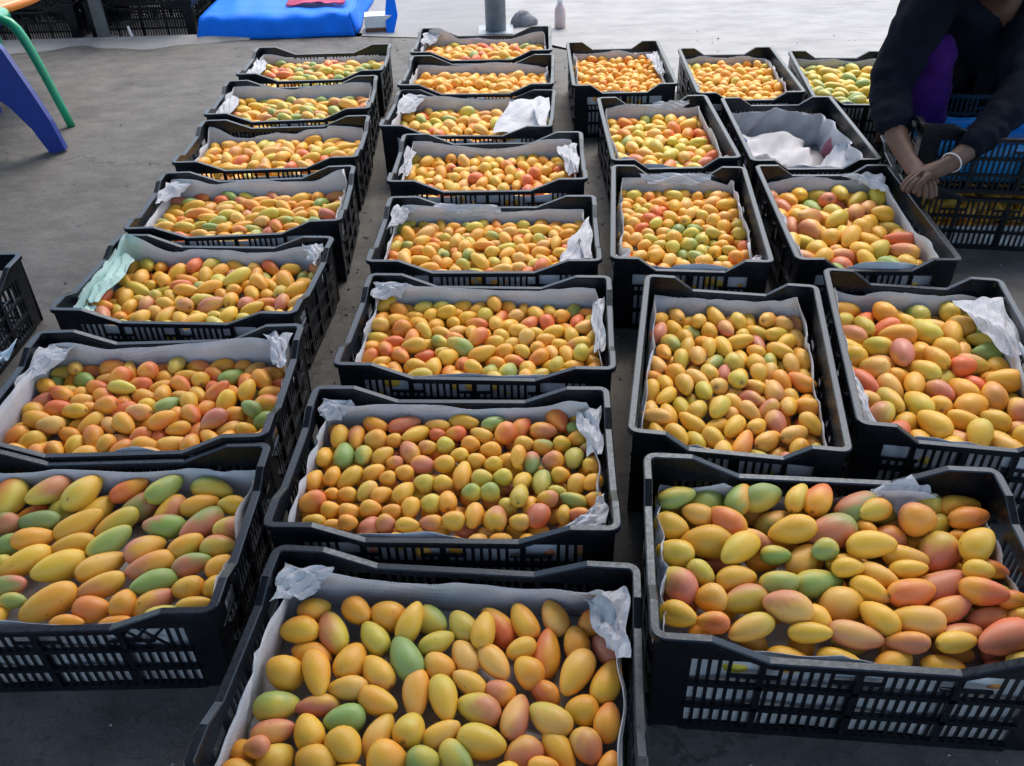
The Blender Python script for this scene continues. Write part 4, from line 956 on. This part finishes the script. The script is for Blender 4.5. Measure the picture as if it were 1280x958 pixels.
for a in (0, 90, 180, 270):
    c, s = math.cos(R(a)), math.sin(R(a))
    pts = [(q * c, q * s, z_) for q, z_ in ((.15, .469), (.23, .43), (.33, .33), (.405, .21), (.450, .11), (.48, .002))]
    leg_strip(bs, pts, [.30, .27, .19, .115, .085, .064], .017, M_BLUE)
m = MB(); m.prism([(-.30, .468), (.30, .468), (.30, .49), (-.30, .49)], -.30, .30); o = m.build('seat', M_BLUE, bs); o.rotation_euler = (0, 0, R(45))
op = at(8, 4, Y=3.75)
op = at(-100, 2, Y=3.95)
os_ = empty('plastic_table', (op[0], 3.95, 0), 0, 'round orange plastic table, only its rim showing at the top left corner', 'table')
oz = float(op[2]) + .02
ring_seat(os_, .012, .50, oz, M_ORANGE, 'table_top', 48)
for a in (60, 150, 240, 330):
    c, s = math.cos(R(a)), math.sin(R(a))
    pts = [(.07 * c, .07 * s, oz - .014), (.07 * c, .07 * s, oz - .06), (.10 * c, .10 * s, oz * .5), (.12 * c, .12 * s, .002)]
    leg_strip(os_, pts, [.045, .045, .04, .036], .012, M_ORANGE)

# ------------------------------------------------------------------ bits beyond the crates
bt = empty('bottle', (*at(700, 34)[:2], 0), 0, 'pinkish bottle with a white cap standing behind the crates', 'bottle')
m = MB(); m.tube([(0, 0, .002), (0, 0, .09), (0, 0, .115), (0, 0, .125)], [.03, .03, .02, .013], 16); m.build('bottle_body', M_BOTTLE, bt, smooth=True)
m = MB(); m.tube([(0, 0, .1255), (0, 0, .142)], [.016, .016], 14); m.build('cap', M_WHITE, bt, smooth=True)
def rock(px, py, s, label, seed):
    r = np.random.default_rng(seed); bm = bmesh.new(); bmesh.ops.create_icosphere(bm, subdivisions=3, radius=1)
    ph = r.normal(size=(6, 3)) * 2.2
    for v in bm.verts:
        d = 1 + sum(.10 * math.sin(float(ph[i] @ np.array(v.co)) + i) for i in range(6))
        v.co = Vector((v.co.x * s[0] * d, v.co.y * s[1] * d, max(v.co.z, -.3) * s[2] * d))
    me = bpy.data.meshes.new('stone'); bm.to_mesh(me); bm.free()
    p = at(px, py); return tag(link('stone', me, M_STONE, None, (p[0], p[1], .3 * s[2] - .006)), label, 'stone')
rock(652, 30, (.075, .05, .06), 'grey stone lying on the pale yard right of the thick post', 2)
r = np.random.default_rng(17); m = MB()
for i in range(1500):
    x, y = r.uniform(-3.2, 2.6), r.uniform(.4, 4.8)
    if i % 3 == 0: x = r.choice([-.43, .30, .72, 1.15]) + r.normal(0, .05); y = r.uniform(.6, 4.0)
    q = r.uniform(.0015, .006) * (1.6 if i % 20 == 0 else 1); a = r.uniform(0, 6.28, 3)
    pts = [(x + q * math.cos(a[0] + k * 2.1), y + q * math.sin(a[0] + k * 2.1), .0006) for k in range(3)] + [(x + q * .2, y, .0006 + q * r.uniform(.4, 1.1))]
    m.add(pts, [(0, 1, 3), (1, 2, 3), (2, 0, 3)])
o = m.build('grit', M_STONE); o['kind'] = 'stuff'; tag(o, 'loose grit and crumbs scattered over the concrete floor', 'grit')
# ------------------------------------------------------------------ the crouching person
def skin_body(name, verts, edges, radii, m, parent=None, root=0, sub=3):
    me = bpy.data.meshes.new(name); me.from_pydata([tuple(v) for v in verts], edges, []); 
    o = link(name, me, m, parent)
    o.modifiers.new('skin', 'SKIN'); lay = me.skin_vertices[0] if me.skin_vertices else None
    if lay is None:
        bm = bmesh.new(); bm.from_mesh(me); bm.verts.layers.skin.verify(); bm.to_mesh(me); bm.free(); lay = me.skin_vertices[0]
    for i, rd in enumerate(radii):
        lay.data[i].radius = (rd, rd) if isinstance(rd, (int, float)) else rd
        lay.data[i].use_root = (i == root)
    sb = o.modifiers.new('smooth', 'SUBSURF'); sb.levels = sub; sb.render_levels = sub
    o.modifiers['skin'].use_smooth_shade = True
    return o
class Sk:
    def __init__(s): s.v = []; s.e = []; s.r = []
    def p(s, co, rad, par=None):
        s.v.append(Vector(co)); s.r.append(rad); i = len(s.v) - 1
        if par is not None: s.e.append((par, i))
        return i
    def chain(s, par, lst):
        for co, rad in lst: par = s.p(co, rad, par)
        return par
pe = empty('person', (1.47, 3.0, 0), 0, 'crouching person in navy jacket and purple shirt reaching into the crates', 'person')
def J(px, py, Y): return Vector(at(px, py, Y=Y))
shL, elL, cuL, wrL, haL = J(1176, -22, 2.62), J(1112, 100, 2.56), J(1121, 173, 2.38), J(1136, 202, 2.28), J(1148, 216, 2.22)
shR, elR, cuR, wrR, haR = J(1300, -10, 2.70), J(1278, 120, 2.44), J(1212, 186, 2.28), J(1186, 206, 2.215), J(1166, 214, 2.20)
neck, head = Vector((1.37, 2.56, .68)), Vector((1.30, 2.45, .735))
hip = Vector((1.58, 2.98, .33)); chest = Vector((1.44, 2.70, .60))
b_ = Sk()
i0 = b_.p(hip, .10); i1 = b_.p(hip.lerp(chest, .5), .09, i0); i2 = b_.p(chest, .075, i1); i3 = b_.p(neck, .055, i2)
i4 = b_.p(head + Vector((.01, .03, -.02)), .075, i3); i5 = b_.p(head + Vector((-.01, -.03, .02)), .085, i4); b_.p(head + Vector((-.02, -.07, .05)), .06, i5)
nose = b_.p(head + Vector((-.02, -.105, -.03)), .018, i4)
def hand(par, wr, ha, side, tips):
    d = (ha - wr).normalized(); sidev = d.cross(Vector((0, 0, 1))).normalized() * side
    palm = b_.p(ha, (.030, .017), par)
    for k, (f, ln) in enumerate(zip((-1.1, -.4, .3, 1.0), (.055, .064, .060, .046))):
        k0 = b_.p(ha + d * .032 + sidev * f * .016, .0095, palm)
        k1 = b_.p(ha + d * (.032 + ln * .5) + sidev * f * .019 + Vector((0, 0, -.012)), .0085, k0)
        b_.p(ha + d * (.032 + ln * .75) + sidev * f * .019 + Vector((0, 0, -.034)), .0075, k1)
    t0 = b_.p(ha - d * .005 + sidev * -.036 + Vector((0, 0, -.008)), .0105, palm)
    b_.p(ha + d * .025 + sidev * -.050 + Vector((0, 0, -.022)), .009, t0)
a0 = b_.p(shL, .05, i2); a1 = b_.p(elL, .042, a0); a2 = b_.p(cuL, .033, a1); a3 = b_.p(wrL, (.025, .019), a2); hand(a3, wrL, haL, 1, 0)
a0 = b_.p(shR, .05, i2); a1 = b_.p(elR, .042, a0); a2 = b_.p(cuR, .031, a1); a3 = b_.p(wrR, (.025, .019), a2); hand(a3, wrR, haR, -1, 0)
for sx in (-1, 1):
    kn = Vector((1.48 + sx * .15, 2.80, .44)); ft = Vector((1.48 + sx * .13, 2.98, .05))
    l0 = b_.p(hip + Vector((sx * .09, 0, -.02)), .075, i0); l1 = b_.p(kn, .055, l0); l2 = b_.p(kn.lerp(ft, .5), .048, l1); l3 = b_.p(ft, .035, l2); b_.p(ft + Vector((0, -.13, -.02)), .026, l3)
skin_body('body', b_.v, b_.e, b_.r, M_SKIN, None).parent = pe
pe_inv = Matrix.Translation(-Vector(pe.location))
bpy.data.objects['body'].matrix_parent_inverse = pe_inv
def cloth(name, sk, m, root=0):
    o = skin_body(name, sk.v, sk.e, sk.r, m, None, root); o.parent = pe; o.matrix_parent_inverse = pe_inv
    n = o.modifiers.new('folds', 'DISPLACE'); tx = bpy.data.textures.new(name, 'CLOUDS'); tx.noise_scale = .055; n.texture = tx; n.strength = .032; n.texture_coords = 'GLOBAL'; n.mid_level = .5
    return o
s_ = Sk(); j0 = s_.p(hip + Vector((0, .02, .05)), .17); j1 = s_.p(hip.lerp(chest, .5) + Vector((0, 0, .03)), .16, j0); j2 = s_.p(chest + Vector((0, .02, .0)), .14, j1)
q = s_.p(shL, .088, j2); q = s_.p(shL.lerp(elL, .5), .078, q); q = s_.p(elL, .068, q); q = s_.p(elL.lerp(cuL, .6), .056, q); s_.p(cuL, .047, q)
q = s_.p(shR, .088, j2); q = s_.p(shR.lerp(elR, .5), .082, q); q = s_.p(elR, .066, q); q = s_.p(elR.lerp(cuR, .6), .050, q); s_.p(cuR.lerp(wrR, .35), .042, q)
cloth('jacket', s_, M_NAVY)
s_ = Sk(); pA = J(1178, 40, 2.62); pB = J(1160, 105, 2.60); pC = J(1150, 165, 2.58)
q = s_.p(pA, (.05, .06)); q = s_.p(pB, (.075, .06), q); s_.p(pC, (.07, .06), q)
cloth('purple_shirt', s_, M_PURPLE)
s_ = Sk(); q0 = s_.p(hip, .15)
for sx in (-1, 1):
    kn = Vector((1.50 + sx * .16, 2.78, .43)); ft = Vector((1.50 + sx * .13, 2.98, .10))
    q = s_.p(hip + Vector((sx * .10, -.05, .0)), .105, q0); q = s_.p(kn, .105, q); q = s_.p(kn.lerp(ft, .5), .085, q); s_.p(ft, .06, q)
cloth('trousers', s_, M_DARK)
for sx in (-1, 1):
    s_ = Sk(); ft = Vector((1.48 + sx * .13, 2.98, .045)); q = s_.p(ft + Vector((0, .04, 0)), .042); q = s_.p(ft + Vector((0, -.05, 0)), .045, q); s_.p(ft + Vector((0, -.14, -.008)), .036, q)
    o = skin_body('shoe', s_.v, s_.e, s_.r, M_DARK); o.parent = pe; o.matrix_parent_inverse = pe_inv
s_ = Sk(); q = s_.p(head + Vector((.03, .06, .03)), .085); q = s_.p(head + Vector((.02, .0, .07)), .10, q); s_.p(head + Vector((0, -.06, .09)), .06, q)
cloth('hair', s_, M_HAIR).modifiers['folds'].strength = .012
mb = MB(); bc = wrR.lerp(cuR, .12); bd = (cuR - wrR).normalized(); ba = bd.cross(Vector((0, 0, 1))).normalized(); bb = bd.cross(ba)
ring = [bc + (ba * math.cos(t_) + bb * math.sin(t_)) * .027 for t_ in np.linspace(0, 2 * math.pi, 25)]
mb.tube(ring, [.0019] * 25, 8, cap=False)
o = mb.build('bracelet', M_SILVER, None, None, True); o.parent = pe; o.matrix_parent_inverse = pe_inv
